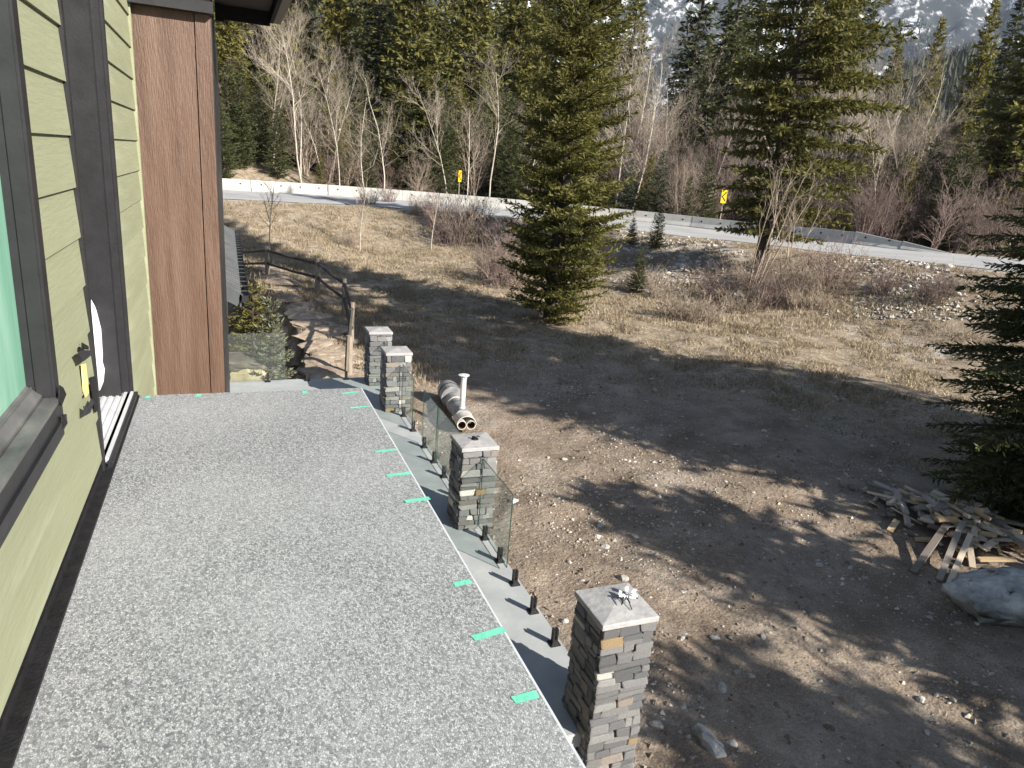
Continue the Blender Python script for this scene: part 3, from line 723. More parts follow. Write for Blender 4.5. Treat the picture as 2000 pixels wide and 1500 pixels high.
# glass panels
def pane(p, q, z0, z1, lb):
    b = MB(); p = np.array([*p, 0.]); q = np.array([*q, 0.]); d = (q - p) / np.linalg.norm(q - p); nrm = np.array([-d[1], d[0], 0]) * .006
    V = [p - nrm + [0, 0, z0], q - nrm + [0, 0, z0], q + nrm + [0, 0, z0], p + nrm + [0, 0, z0], p - nrm + [0, 0, z1], q - nrm + [0, 0, z1], q + nrm + [0, 0, z1], p + nrm + [0, 0, z1]]
    b.add(V, BOXF); b.m = [1, 1, 0, 1, 0, 1]
    o = b.build('glass_railing', [glass_m, glassedge_m]); tag(o, lb, 'glass railing', 'frameless glass railing panels')
pane((2.775, 6.44), (2.775, 7.44), .05, .95, 'short clear glass railing panel standing against the middle pillar')
pane((2.775, 7.95), (2.775, 9.44), .05, .92, 'clear glass railing panel directly behind the middle pillar')
pane((2.775, 9.50), (2.775, 10.30), .05, .91, 'clear glass panel with a free corner, second behind the middle pillar')
pane((2.775, 10.98), (2.775, 11.82), .05, .9, 'clear glass railing panel against the third pillar')
pane((2.775, 12.40), (2.775, 13.44), .05, .9, 'clear glass railing panel between the two far pillars')
pane((-.30, 13.94), (.95, 13.94), .05, .97, 'clear glass railing panel at the far terrace edge in front of the boulders')

# stone pillars
stone_meshes = []
for mi, mt in enumerate(stone_ms):
    for k in range(3):
        me = bevel_box_mesh('stone', [mt], .07, .04, 100 + mi * 7 + k); stone_meshes.append((mi, me))
def pillar(x0, x1, y0, y1, zb, lb, seed, top=1.04):
    r = random.Random(seed)
    cx_, cy_ = (x0 + x1) / 2, (y0 + y1) / 2
    t = thing('stone_pillar', lb, 'pillar', (cx_, cy_, zb), 0, 'stone clad railing pillars')
    O = np.array([cx_, cy_, zb]); wx, wy = (x1 - x0) / 2 - .0, (y1 - y0) / 2 - .0
    b = MB(); b.box(cx_ - wx + .03, cx_ + wx - .03, cy_ - wy + .03, cy_ + wy - .03, zb, top); b.build('core', mortar_m, t, O)
    z = zb
    wts = [5, 6, 4, 1.0, .35, 1.3]
    while z < top - .02:
        h = r.choice((.06, .07, .08, .09, .1)); h = min(h, top - z)
        if top - z - h < .03: h = top - z
        # four faces
        for face in range(4):
            Lw = 2 * (wx if face in (0, 2) else wy); s = -Lw / 2 + (.0 if (face + len(t.children)) % 2 else .0)
            first_, last = -Lw / 2 - .012, Lw / 2 + .012
            s = first_ if face in (0, 2) else first_ + .035
            end = last if face in (0, 2) else last - .035
            while s < end - .005:
                l = r.uniform(.06, .25)
                if end - s - l < .055: l = end - s
                c_ = s + l / 2; th = .05 + r.uniform(-.008, .02)
                split = h > .085 and r.random() < .22
                parts_ = [(z, h * .52), (z + h * .52, h * .48)] if split else [(z, h)]
                for zz, hh in parts_:
                    mi = r.choices(range(6), wts)[0]; me = r.choice([m_ for k_, m_ in stone_meshes if k_ == mi])
                    off = (wx if face in (1, 3) else wy) - .03 + th / 2
                    if face == 0: loc = (c_, -off, zz - zb + hh / 2); rz = 0
                    elif face == 2: loc = (c_, off, zz - zb + hh / 2); rz = math.pi
                    elif face == 1: loc = (off, c_, zz - zb + hh / 2); rz = math.pi / 2
                    else: loc = (-off, c_, zz - zb + hh / 2); rz = -math.pi / 2
                    link('stone', me, t, loc, (r.uniform(-.02, .02), r.uniform(-.012, .012), rz + r.uniform(-.03, .03)), (l - r.uniform(.004, .012), th, hh - r.uniform(.003, .008)))
                s += l
        z += h
    # cap: low hipped slab
    a, bb = wx + .03, wy + .03; z0 = top; z1 = top + .05; z2 = top + .085
    V = [(cx_ + sx * a, cy_ + sy * bb, zz) for zz in (z0 + .002, z1) for sx, sy in ((-1, -1), (1, -1), (1, 1), (-1, 1))] + [(cx_ + .004, cy_, z2)]
    b = MB(); b.add(V, [(3, 2, 1, 0), (0, 1, 5, 4), (1, 2, 6, 5), (2, 3, 7, 6), (3, 0, 4, 7), (4, 5, 8), (5, 6, 8), (6, 7, 8), (7, 4, 8)])
    o = b.build('cap', capstone_m, t, O)
    mod = o.modifiers.new('bevel', 'BEVEL'); mod.width = .008; mod.segments = 2
    return t
pillar(2.545, 2.985, 3.955, 4.385, -.62, 'nearest stone clad pillar, white wire ends lying on its hipped cap', 1)
pillar(2.53, 2.95, 7.48, 7.92, 0, 'middle stone pillar with a black cable hole in its cap', 2)
pillar(2.51, 2.93, 11.89, 12.34, 0, 'third stone pillar, plain cap, at the end of the glass run', 3)
pillar(2.50, 2.91, 13.47, 13.92, 0, 'farthest stone pillar at the terrace corner', 4)
# cable ends
b = MB()
pc = np.array([2.83, 4.17, 1.128])
r = random.Random(5)
for k in range(7):
    a = r.uniform(0, 6.28); l = r.uniform(.05, .13); q = pc + np.array([math.cos(a) * l, math.sin(a) * l - .02, r.uniform(-.015, .015)])
    b.tube([pc + [0, 0, .01], (pc + q) / 2 + [0, 0, .02 + .02 * r.random()], q], .004, 5)
root = thing('cable_end', 'tangle of black wires and white connectors on the nearest pillar cap', 'cable', tuple(pc))
b.build('wire', black2_m, root, pc)
for k in range(8):
    q = pc + np.array([r.uniform(-.03, .08), r.uniform(-.05, .05), r.uniform(.0, .03)]); b = MB(); a = r.uniform(0, 3)
    b.bar(q, q + np.array([math.cos(a) * .05, math.sin(a) * .05, r.uniform(-.005, .015)]), .022, .016); b.build('connector', white_m, root, pc)
pc = np.array([2.735, 7.66, 1.128]); root = thing('cable_stub', 'short black cable stub poking out of the middle pillar cap', 'cable', tuple(pc))
b = MB(); b.box(pc[0] - .035, pc[0] + .03, pc[1] - .03, pc[1] + .03, pc[2] - .012, pc[2] + .006); b.build('opening', black2_m, root, pc)
b = MB()
for k in range(4):
    q = pc + np.array([r.uniform(-.06, .07), r.uniform(-.03, .03), .012]); b.tube([pc + [0, 0, .004], (q + pc) / 2 + [0, 0, .02], q], .008, 5)
b.build('wire', black2_m, root, pc)

# ------------------------------------------------------------------ small barrel smoker on the dirt
s0 = np.array([3.93, 11.55]); gz = G1(*s0)
st = thing('barrel_smoker', 'grey barrel smoker with twin open pipe mouths and a white chimney', 'smoker', (s0[0], s0[1], gz), math.radians(-5))
b = MB()
def cyl_y(b, x, z, r0, r1, y0, y1, n=20, cap=True): b.tube([(x, y0, z), (x, y1, z)], [r0, r1], n, cap)
cyl_y(b, 0, .25, .165, .165, .25, 1.5, 24); b.build('barrel', tank_m, st, (0, 0, 0), False)
for sx in (-1, 1):
    b = MB(); n = 20
    V = []; F = []
    for (rr, yy) in ((.086, .25), (.088, -.02), (.074, -.02), (.074, .24)):
        for k in range(n):
            a = 2 * math.pi * k / n; V.append((sx * .087 + rr * math.cos(a), yy, .2 + rr * math.sin(a)))
    for j in range(3):
        for k in range(n): F.append((j * n + k, j * n + (k + 1) % n, (j + 1) * n + (k + 1) % n, (j + 1) * n + k))
    b.add(V, F[:2 * n], 0); b.add(V, F[2 * n:], 1); b.build('pipe_mouth', [tankend_m, rust_m], st)
b = MB(); n = 12; V = []
for y in (-.03, .32):
    for k in range(n + 1):
        a = math.pi * k / n; V.append((.185 * math.cos(a), y, .21 + .17 * math.sin(a)))
    for k in range(n + 1):
        a = math.pi * k / n; V.append((.17 * math.cos(a), y, .21 + .155 * math.sin(a)))
m_ = n + 1; F = []
for k in range(n): F += [(k, k + 1, 2 * m_ + k + 1, 2 * m_ + k), (m_ + k, 3 * m_ + k, 3 * m_ + k + 1, m_ + k + 1), (k, m_ + k, m_ + k + 1, k + 1), (2 * m_ + k, 2 * m_ + k + 1, 3 * m_ + k + 1, 3 * m_ + k)]
b.add(V, F); b.build('hood', tankend_m, st)
b = MB(); b.tube([(-.02, .34, .38), (-.02, .34, 1.02)], .052, 16); b.tube([(-.02, .34, .40), (-.02, .34, .43)], .062, 16); b.build('chimney', galv_m, st, (0, 0, 0), False)
b = MB(); b.tube([(-.02, .34, 1.04), (-.02, .34, 1.05), (-.02, .34, 1.07)], [.1, .105, .03], 20)
for k in range(3):
    a = k * 2.1; b.tube([(-.02 + .055 * math.cos(a), .34 + .055 * math.sin(a), .97), (-.02 + .055 * math.cos(a), .34 + .055 * math.sin(a), 1.025)], .006, 5)
b.build('rain_cap', galv_m, st)
for nm, y0, y1, rr, mt in (('collar', .95, 1.0, .178, tankend_m), ('dome', 1.3, 1.95, .225, tank_m)):
    b = MB()
    if nm == 'dome': b.tube([(0, y0, .29), (0, y0 + .42, .29), (0, y1 - .1, .29), (0, y1, .29)], [rr, rr, rr * .9, rr * .5], 24)
    else: b.tube([(0, y0, .25), (0, y1, .25)], rr, 24)
    b.build(nm, mt, st)
b = MB(); b.tube([(0, 1.55, .29), (0, 1.585, .29)], .232, 24); b.build('band', black_m, st)
b = MB()
for y in (.4, 1.2, 1.8):
    for sx in (-1, 1): b.bar((sx * .15, y, -.02), (sx * .13, y, .2), .03, .03)
b.build('stand', rust_m, st)

# ------------------------------------------------------------------ plants
def clump_mesh(name, o, d, ln, wd, mt, r):
    n = len(o); d = d / (np.linalg.norm(d, axis=1)[:, None] + 1e-9)
    rv = r.normal(0, 1, (n, 3)); wv = np.cross(d, rv); wv /= np.linalg.norm(wv, axis=1)[:, None] + 1e-9
    ln = ln[:, None]; wd = wd[:, None]
    up = np.cross(wv, d) * wd * .35
    V = np.stack([o, o + d * ln * .45 + wv * wd + up, o + d * ln, o + d * ln * .5 - wv * wd + up], 1).reshape(-1, 3)
    F = np.arange(n * 4).reshape(n, 4)
    return mesh_np(name, V, F, [mt])
def tubes(name, segs, mt, k=4):
    """segs: list (p0,p1,r0,r1)"""
    A = np.array([s[0] for s in segs]); B = np.array([s[1] for s in segs]); r0 = np.array([s[2] for s in segs]); r1 = np.array([s[3] for s in segs])
    d = B - A; d /= np.linalg.norm(d, axis=1)[:, None] + 1e-9
    ref = np.where(np.abs(d[:, 2:3]) > .9, np.array([[1., 0, 0]]), np.array([[0, 0, 1.]]))
    a = np.cross(d, ref); a /= np.linalg.norm(a, axis=1)[:, None] + 1e-9; b = np.cross(d, a); n = len(A)
    V = []
    for P, rr in ((A, r0), (B, r1)):
        for j in range(k):
            t = 2 * math.pi * j / k; V.append(P + (a * math.cos(t) + b * math.sin(t)) * rr[:, None])
    V = np.stack(V, 1).reshape(-1, 3); base = np.arange(n)[:, None] * 2 * k
    F = np.concatenate([np.concatenate([base + j, base + (j + 1) % k, base + k + (j + 1) % k, base + k + j], 1) for j in range(k)])
    return mesh_np(name, V, F, [mt], True)

def conifer(name, h, rad, seed, mt, cl=.3, cw=.06, base=.06, whorl=.45, nb=7, slope=.12, droop=.22, prof=.9, dens=1.0, tr=None, low=.12, side=.5, hang=.15, lopside=0.0, jitter=.3):
    r = np.random.default_rng(seed)
    O = []; D = []; S = []; segs = []
    tr = tr or h * .016
    z = base * h
    ph = r.uniform(0, 6)
    while z < h * .985:
        fz = z / h
        nbk = max(3, int(round(nb * (1 - .45 * fz))))
        for k in range(nbk):
            a = ph + 2 * math.pi * (k + r.uniform(-.35, .35)) / nbk
            zz = z + r.uniform(-.5, .5) * whorl
            f = min(max(zz / h, 0), .99)
            L = rad * (1 - f) ** prof * r.uniform(.68, 1.12) * min(1, .5 + (f - base) / max(low, 1e-3) * .5) * (1 + lopside * math.cos(a)) + .12 + .02 * h * (1 - f)
            if r.random() < .06: L *= .5
            ns = max(2, int(L / (cl * .5) * dens)); s = (np.arange(ns) + r.uniform(.2, .8, ns)) / ns * L
            s = s[s > L * .12]
            sl = slope + .5 * f ** 2
            def P(q): q = np.asarray(q, float); return np.stack([np.cos(a) * q, np.sin(a) * q, zz + sl * q - droop * q * q / max(L, .3) + .1 * q ** 3 / max(L, .3) ** 2], -1)
            segs.append((P(0), P(L * .5), .012 + .011 * L, .008 + .006 * L)); segs.append((P(L * .5), P(L * .95), .008 + .006 * L, .004))
            if len(s) == 0: continue
            p = P(s); t = P(s + .05) - p; t /= np.linalg.norm(t, axis=1)[:, None]
            bb = np.array([-math.sin(a), math.cos(a), 0])
            for sd in (-1, 1):
                sl_ = np.minimum(side * (L - s) + .5 * cl, .5 * L) * r.uniform(.6, 1.1, len(s))
                nc = np.maximum(1, (sl_ / (cl * .62)).astype(int))
                rep = np.repeat(np.arange(len(s)), nc); kk = np.concatenate([np.arange(q) for q in nc])
                dirv = t[rep] * .65 + bb * sd * .8 + np.array([0, 0, -hang]) ; dirv /= np.linalg.norm(dirv, axis=1)[:, None]
                off = kk * cl * .62
                org = p[rep] + dirv * off[:, None] + np.array([0, 0, -1.]) * (off ** 2)[:, None] * .12 / max(L, .5)
                O.append(org); D.append(dirv + r.normal(0, jitter, dirv.shape)); S.append(np.full(len(org), 1.0))
            O.append(p); D.append(t + r.normal(0, jitter, t.shape) + [0, 0, .15]); S.append(np.full(len(p), 1.0))
        z += whorl * (1 - .35 * fz) * r.uniform(.8, 1.2); ph += 2.4
    nt_ = 14
    O.append(np.stack([np.zeros(nt_), np.zeros(nt_), np.linspace(h * .93, h, nt_)], 1)); D.append(r.normal(0, .4, (nt_, 3)) + [0, 0, 1.1]); S.append(np.full(nt_, .8))
    O = np.concatenate(O); D = np.concatenate(D); S = np.concatenate(S)
    ln = cl * r.uniform(.7, 1.4, len(O)) * S; wd = cw * r.uniform(.7, 1.3, len(O))
    cm = clump_mesh(name + '_crown', O, D, ln, wd, mt, r)
    tz = np.linspace(0, h * .97, 10); tw = np.cumsum(r.normal(0, .012 * h / 10, (10, 2)), 0)
    for i in range(9): segs.append((np.array([0, 0, tz[i] - (.3 if i == 0 else 0)]), np.array([0, 0, tz[i + 1]]), tr * (1 - tz[i] / h) + .01, tr * (1 - tz[i + 1] / h) + .01))
    tm = tubes(name + '_trunk', segs, bark_m, 6)
    return tm, cm
def tree_thing(name, meshes, label, cat, loc, rotz=0, group=None, sc=1.0, tilt=(0, 0), names=('trunk', 'crown')):
    t = thing(name, label, cat, loc, 0, group); t.rotation_euler = (tilt[0], tilt[1], rotz)
    t.scale = (sc, sc, sc) if not hasattr(sc, '__len__') else sc
    for nm, me in zip(names, meshes): link(nm, me, t)
    return t

def bare(name, h, seed, mt, mt2, r0=.09, spread=.5, nb=9, levels=3, up=.55, low=.3, stems=1, curve=.06):
    r = np.random.default_rng(seed); T = []; Bs = []
    def grow(p, d, L, rad, lev, out):
        n = 5 if lev == 0 else 3
        pts = [p]; dirs = []
        for i in range(n):
            d = d + r.normal(0, curve * (1 + lev * 1.3), 3) + np.array([0, 0, .04 * lev]); d = d / np.linalg.norm(d)
            p = p + d * L / n; pts.append(p); dirs.append(d)
        for i in range(n):
            f0 = 1 - .75 * i / n; f1 = 1 - .75 * (i + 1) / n
            out.append((pts[i], pts[i + 1], rad * f0, rad * f1))
        if lev >= levels: return
        k = nb if lev == 0 else max(3, int(nb * .62))
        for j in range(k):
            f = r.uniform(low if lev == 0 else .2, .98); i = min(n - 1, int(f * n)); q = pts[i] + (pts[i + 1] - pts[i]) * (f * n - i)
            a = r.uniform(0, 2 * math.pi); dv = dirs[i]
            ax = np.cross(dv, [math.cos(a), math.sin(a), .3]); ax /= np.linalg.norm(ax) + 1e-9
            nd = dv * up + ax * spread * r.uniform(.7, 1.3) + np.array([0, 0, .15]); nd /= np.linalg.norm(nd)
            grow(q, nd, L * r.uniform(.3, .5) * (1.15 - .55 * f if lev == 0 else 1), rad * (1 - .7 * f) * .55 + .002, lev + 1, Bs)
    for s in range(stems):
        a = r.uniform(0, 6.28); tl = r.uniform(.05, .35) if stems > 1 else .05
        d = np.array([math.cos(a) * tl, math.sin(a) * tl, 1.0]); d /= np.linalg.norm(d)
        q = np.array([math.cos(a), math.sin(a), 0]) * (.12 * h * .2 if stems > 1 else 0)
        grow(q - [0, 0, .15], d, h * r.uniform(.7, 1.0) if stems > 1 else h, r0 * (r.uniform(.6, 1) if stems > 1 else 1), 0, T)
    return tubes(name + '_trunk', T, mt, 5), tubes(name + '_twigs', Bs, mt2, 3)
def brush(name, h, rad, seed, mt, n=60, r0=.012):
    """a dense bare bush: many thin stems, each with side twigs"""
    r = np.random.default_rng(seed); S = []
    for i in range(n):
        a = r.uniform(0, 6.28); q = rad * .5 * math.sqrt(r.random()); p = np.array([math.cos(a) * q, math.sin(a) * q, -.05]); b_ = r.uniform(0, 6.28)
        d = np.array([math.cos(a) * r.uniform(0, .8) + .2 * math.cos(b_), math.sin(a) * r.uniform(0, .8) + .2 * math.sin(b_), 1.0]); L = h * r.uniform(.45, 1.0)
        for k in range(3):
            d = d / np.linalg.norm(d); e = p + d * L / 3; S.append((p, e, r0 * (1 - k * .28), r0 * (1 - (k + 1) * .28)))
            for j in range(3):
                u_ = r.normal(0, 1, 3); dv = d * .8 + u_ * .55; dv /= np.linalg.norm(dv); o = p + (e - p) * r.random(); l = L * r.uniform(.12, .32)
                m1 = o + dv * l; S.append((o, m1, r0 * .5, r0 * .25))
                dv2 = dv + r.normal(0, .6, 3); dv2 /= np.linalg.norm(dv2); S.append((o + dv * l * .5, o + dv * l * .5 + dv2 * l * .6, r0 * .35, r0 * .2))
            p = e; d = d + r.normal(0, .2, 3)
    return tubes(name, S, mt, 3)

# --- hero conifers
c0 = hit(1075, 628)
tree_thing('fir_tree', conifer('centre_fir', 17, 1.82, 3, fir_m,   .17, .024, .015, .36, 9, .17, .06, .36, 1.45, .24, .1, .5, .02, lopside=.1, jitter=.5), 'tall bushy green fir standing alone in the middle of the yard', 'tree', c0, .3)
# spreading fir at the roadside, same needle colour
fb = gat(1505, 31.5)
def big_fir():
    return conifer('road_fir', 17, 4.0, 8, fir_m, .28, .05, .1, .6, 7, .1, .24, .42, 1.35, .27, .3, .5, .08, jitter=.65, lopside=.34)
tree_thing('fir_tree', big_fir(), 'big spreading dark fir with a thick trunk at the roadside, right of centre', 'tree', fb, .15)
sp = gat(2180, 13.0)
tree_thing('spruce_tree', conifer('edge_spruce', 9.5, 2.0, 5, spruce_m, .12, .016, .02, .28, 9, .05, .28, .7, 1.3, .15, .3, .5, .28), 'dark drooping spruce at the right edge above the scrap wood', 'tree', sp, 2.0)

# --- off-frame trees that throw the long shadows (right of and behind the camera)
SN = np.array([.834, .552])
def st_pos(s, t): q = SN * s + SUN_XY * t; return np.array([q[0], q[1], G1(q[0], q[1])])
shade1 = conifer('shade_fir', 15, 3.2, 21, fir_m, .4, .1, .08, .58, 8, .1, .2, .7, .95, jitter=.5)
shade3 = conifer('shade_low', 6, 1.0, 24, fir_m, .3, .06, .1, .5, 6, .15, .2, .4, .9, jitter=.6)
shade4 = conifer('shade_thick', 6, 1.05, 25, fir_m, .3, .07, .05, .4, 8, .15, .2, .45, 1.4, jitter=.6)
shade2 = conifer('shade_spruce', 11, 1.3, 22, spruce_m, .32, .08, .1, .5, 7, .1, .2, .7, 1.0)
for i, (s, t, me, sc, rz) in enumerate(((16.0, 4.5, shade1, 1.0, .2), (13.3, 7.0, shade1, .9, 1.2), (14.2, 12, shade1, 1.1, 2.0), (9.3, 5.0, shade4, .85, 1.0), (8.8, 8.0, shade4, 1.1, 2.2), (9.8, 7.0, shade4, .95, 4.2), (8.2, 6.5, shade3, .85, 2.6), (6.0, 8.2, shade4, .88, 5.2), (8.7, 4.0, shade4, .62, 3.3), (6.3, 7.5, shade3, .85, 3.0), (6.6, 10.5, shade4, 1.05, 1.5), (5.7, 9, shade3, .95, .4), (5.9, 5.0, shade4, .55, 2.4), (5.2, 7.5, shade4, .8, 1.9), (4.4, 10, shade4, 1.0, 1.1), (17.0, 16, shade1, 1.05, 4.0), (5.0, 12, shade3, 1.15, 5.0), (4.5, 14.5, shade3, 1.3, 5.5))):
    tree_thing('fir_tree', me, 'yard conifer beyond the right side of the view whose shadow crosses the dirt', 'tree', st_pos(s, t), rz, 'conifers right of the view', sc)
sb = bare('shade_birch', 9, 31, birch_m, birchtwig_m, .1, .6, 12, 3)
for s, t, sc in ((6.6, 8, .6), (5.6, 11, .68)):
    tree_thing('bare_tree', sb, 'bare yard tree beyond the right side of the view whose twigs dapple the dirt', 'tree', st_pos(s, t), s, 'bare trees right of the view', sc, names=('trunk', 'branch'))

# --- forest prototypes
PR = {
    'fir': [conifer('fir_a', 20, 3.1, 41, fir_m, .45, .1, .1, .6, 8, .12, .18, .65, 1.25, jitter=.5), conifer('fir_b', 20, 2.7, 42, yellowfir_m, .43, .095, .08, .56, 8, .15, .15, .7, 1.25, jitter=.5)],
    'spruce': [conifer('spruce_a', 20, 2.3, 43, spruce_m, .42, .08, .05, .55, 9, .02, .28, .75, .95), conifer('spruce_b', 20, 2.0, 44, dark_m, .42, .08, .06, .55, 9, .0, .3, .75, 1.0)],
    'small': [conifer('small_a', 5, 1.15, 45, spruce_m, .17, .025, .02, .24, 8, .25, .12, .8, 1.0, hang=.0), conifer('small_b', 5, 1.3, 46, bluespr_m, .17, .025, .02, .26, 8, .25, .12, .8, 1.0, hang=.0), conifer('small_c', 5, 1.1, 47, yellowfir_m, .18, .03, .02, .26, 7, .3, .1, .8, .9, jitter=.5)],
}
LBL = {'fir': 'bushy fir in the forest', 'spruce': 'dark narrow spruce in the forest', 'small': 'young conifer'}
def plant(kind, var, u, D, h, label, group=None, v=400, wide=1.0):
    p = gat(u, D, v); me = PR[kind][var]; h0 = 5 if kind == 'small' else 20; sc = h / h0
    return tree_thing({'fir': 'fir_tree', 'spruce': 'spruce_tree', 'small': 'young_conifer'}[kind], me, label, 'tree', p, random.uniform(0, 6.28), group, (sc * wide, sc * wide, sc), (random.uniform(-.03, .03), random.uniform(-.03, .03)))
NAMED = [('fir', 1, 455, 63, 15.5, 'yellow green fir tucked against the brown wall, under the eave', 1.0), ('fir', 0, 580, 80, 25, 'tall fir behind the left bare birches, right of the eave', .9), ('fir', 1, 655, 78, 26, 'sunlit yellow tall fir right of the gap showing the blue slope', .85),
         ('spruce', 1, 728, 84, 26, 'dark open tall spruce behind the bright bare birch', 1.2), ('fir', 0, 805, 72, 24, 'broad sunny fir between the dark spruce and the lone yard fir', 1.1), ('fir', 0, 905, 76, 25, 'tall green fir above the yellow road sign', 1.0), ('fir', 0, 985, 82, 25, 'forest fir just left of the lone yard fir', 1.0),
         ('spruce', 1, 1308, 70, 25, 'left one of the two dark narrow spruces in mid forest', 1.0), ('spruce', 0, 1392, 72, 25, 'right one of the two dark narrow spruces in mid forest', 1.05), ('fir', 1, 1765, 92, 20, 'yellow green fir under the rocky knoll', .8), ('fir', 1, 1845, 84, 20, 'pointed sunlit fir left of the big right hand fir', .85), ('spruce', 1, 1888, 88, 21, 'small dark spruce beside the big right hand fir', 1.0), ('fir', 0, 1960, 60, 20, 'big broad fir at the upper right corner', 1.25), ('fir', 1, 1690, 96, 19, 'yellow fir behind the right branches of the roadside fir', .9)]
for k, va, u, D, h, lb, wdt in NAMED: plant(k, va, u, D, h, lb, None, 400, wdt)
# small ones just behind the barrier
for va, u, D, h, lb in ((1, 1222, 54, 4.4, 'young blue green spruce behind the barrier, right beside the lone yard fir'), (1, 1282, 53.5, 5.0, 'tallest blue green young spruce behind the concrete barrier'), (0, 1342, 52.5, 3.6, 'small pointed spruce behind the barrier left of the second sign'), (0, 1375, 55, 4.8, 'young spruce behind the small pointed one left of the second sign'),
                         (2, 627, 56, 2.6, 'bright little conifer among the birch stems'), (0, 720, 58, 4, 'dark young conifer under the bright birch'), (0, 470, 58, 6.5, 'dark young conifer by the brown wall corner'), (0, 512, 60, 6, 'dark young conifer left of the leaning birches'), (0, 545, 58, 5, 'dark young conifer at the feet of the leaning birches'), (0, 440, 56, 5, 'lowest dark young conifer touching the brown wall')):
    plant('small', va, u, D, h, lb)
r = random.Random(77)
def ok(u): return True
zones = [(400, 760, 'behind the left end of the barrier'), (760, 1000, 'behind the barrier above the first sign'), (1000, 1420, 'behind the barrier in the middle'), (1420, 1700, 'behind the roadside fir'), (1700, 2150, 'behind the right end of the barrier')]
def zone(u):
    for a, b_, t in zones:
        if a <= u < b_: return t
    return zones[-1][2]
for i in range(64):
    u = 380 + (i + r.uniform(-.4, .4)) * (1760 / 64); D = r.uniform(88, 135)
    if 590 < u < 640 or 1215 < u < 1285 or (1655 < u < 2000 and D < 110): continue
    k = r.choice(('fir', 'fir', 'spruce')); va = r.choice((0, 0, 1)); h = r.uniform(17, 23) if u > 1640 or 1180 < u < 1290 else r.uniform(22, 30)
    if u > 1640: h = r.uniform(9, 14)
    plant(k, va, u, D, h, LBL[k] + ' ' + zone(u), 'forest conifers ' + zone(u), 400, r.uniform(.9, 1.2))
for i in range(46):
    u = r.uniform(400, 2050); D = r.uniform(57, 85)
    if 620 < u < 760 and D < 64: continue
    va = r.choice((0, 0, 2, 1)); h = r.uniform(3.5, 8)
    plant('small', va, u, D, h, 'young conifer in the undergrowth ' + zone(u), 'undergrowth conifers ' + zone(u))
for i in range(34):
    u = r.uniform(420, 1010); D = r.uniform(63, 76)
    plant('small', r.choice((0, 0, 2)), u, D, r.uniform(5.5, 10.5), 'young conifer in the undergrowth ' + zone(u), 'undergrowth conifers ' + zone(u))
for i in range(26):
    u = r.uniform(1630, 1900); D = r.uniform(52, 64)
    plant('small', r.choice((0, 2, 0)), u, D, r.uniform(4.5, 7.5), 'young conifer in the undergrowth ' + zone(u), 'undergrowth conifers ' + zone(u))

# --- bare trees
BI = [bare('birch_a', 10, 61, birch_m, birchtwig_m, .075, .55, 14, 3, low=.35), bare('birch_b', 10, 62, birch_m, birchtwig_m, .068, .45, 13, 3, low=.3), bare('birch_c', 10, 63, birch_m, birchtwig_m, .065, .65, 12, 3, low=.25, curve=.09)]
def birch(va, u, D, h, lb, lean=0, group=None):
    p = gat(u, D); ax = -lean
    t = tree_thing('bare_birch', BI[va], lb, 'tree', p, 0, group, h / 10, names=('trunk', 'branch'))
    az = math.atan2(p[0], p[1]); t.rotation_euler = (lean * math.sin(az) * -1 * 0, lean, random.uniform(-.4, .4) if abs(lean) > .05 else random.uniform(0, 6))
    return t
for va, u, D, h, ln, lb in ((0, 590, 57, 10.5, -.16, 'tallest pale birch, leaning left, with a forked crown'), (1, 534, 60, 10.5, .0, 'pale birch standing behind the leaning tall one'), (0, 588, 58, 10, .03, 'upright pale birch rising from the foot of the leaning one'), (1, 632, 59, 7.5, -.06, 'slim birch right of the upright pair'), (1, 648, 61, 8.5, .0, 'thin birch in the gap before the sunlit fir'), (1, 664, 57, 8.5, .08, 'pale birch leaning slightly right in the left group'), (2, 715, 57, 7.5, -.05, 'low forked birch left of the bright birch'),
                            (2, 750, 58, 9.2, .02, 'bright white birch with level branches before the dark spruce'), (1, 912, 58, 8, -.05, 'thin birch right behind the first yellow sign'), (0, 955, 60, 10.5, .0, 'tall pale birch with a bare top left of the lone fir'), (1, 875, 60, 9, -.08, 'grey leaning birch above the first yellow sign'), (2, 1465, 50, 9, .06, 'leaning pale stem just left of the roadside fir'), (1, 1720, 56, 8, .0, 'pale thin birch right of the roadside fir'), (1, 1770, 57, 8.5, .03, 'pale bare birch before the purple thicket'), (2, 1880, 52, 5, .08, 'split pale trunk near the right edge')):
    birch(va, u, D, h, lb, ln)
for i in range(70):
    u = r.uniform(420, 2050); D = r.uniform(58, 90)
    if u < 1000 and r.random() < .62: continue
    birch(r.choice((0, 1, 2)), u, D, r.uniform(6, 11), 'grey bare tree in the thicket ' + zone(u), r.uniform(-.08, .08), 'bare trees ' + zone(u))
TH = [bare('thicket_a', 5, 71, twig_m, twig_m, .045, .6, 9, 3, low=.15, stems=6), bare('thicket_b', 5, 72, greytwig_m, greytwig_m, .04, .7, 8, 3, low=.1, stems=7)]
def thicket(va, u, D, h, lb, group=None):
    p = gat(u, D); return tree_thing('bare_shrub', TH[va], lb, 'shrub', p, random.uniform(0, 6.28), group, h / 5, names=('stem', 'branch'))
for i in range(120):
    u = r.choice((r.uniform(420, 1010) if r.random() < .45 else r.uniform(1200, 1500), r.uniform(1180, 1700), r.uniform(1600, 2050), r.uniform(1700, 2030))); D = r.uniform(51.5 if u < 1500 else 47, 78)
    if u < 1000 and D < 54: D += 4
    h = r.uniform(3, 5.5) if D < 58 else r.uniform(5, 8.5)
    if u < 800: h *= .7
    thicket(r.choice((0, 0, 1)), u, D, h, 'bare purple brown shrub in the thicket ' + zone(u), 'bare shrubs ' + zone(u))

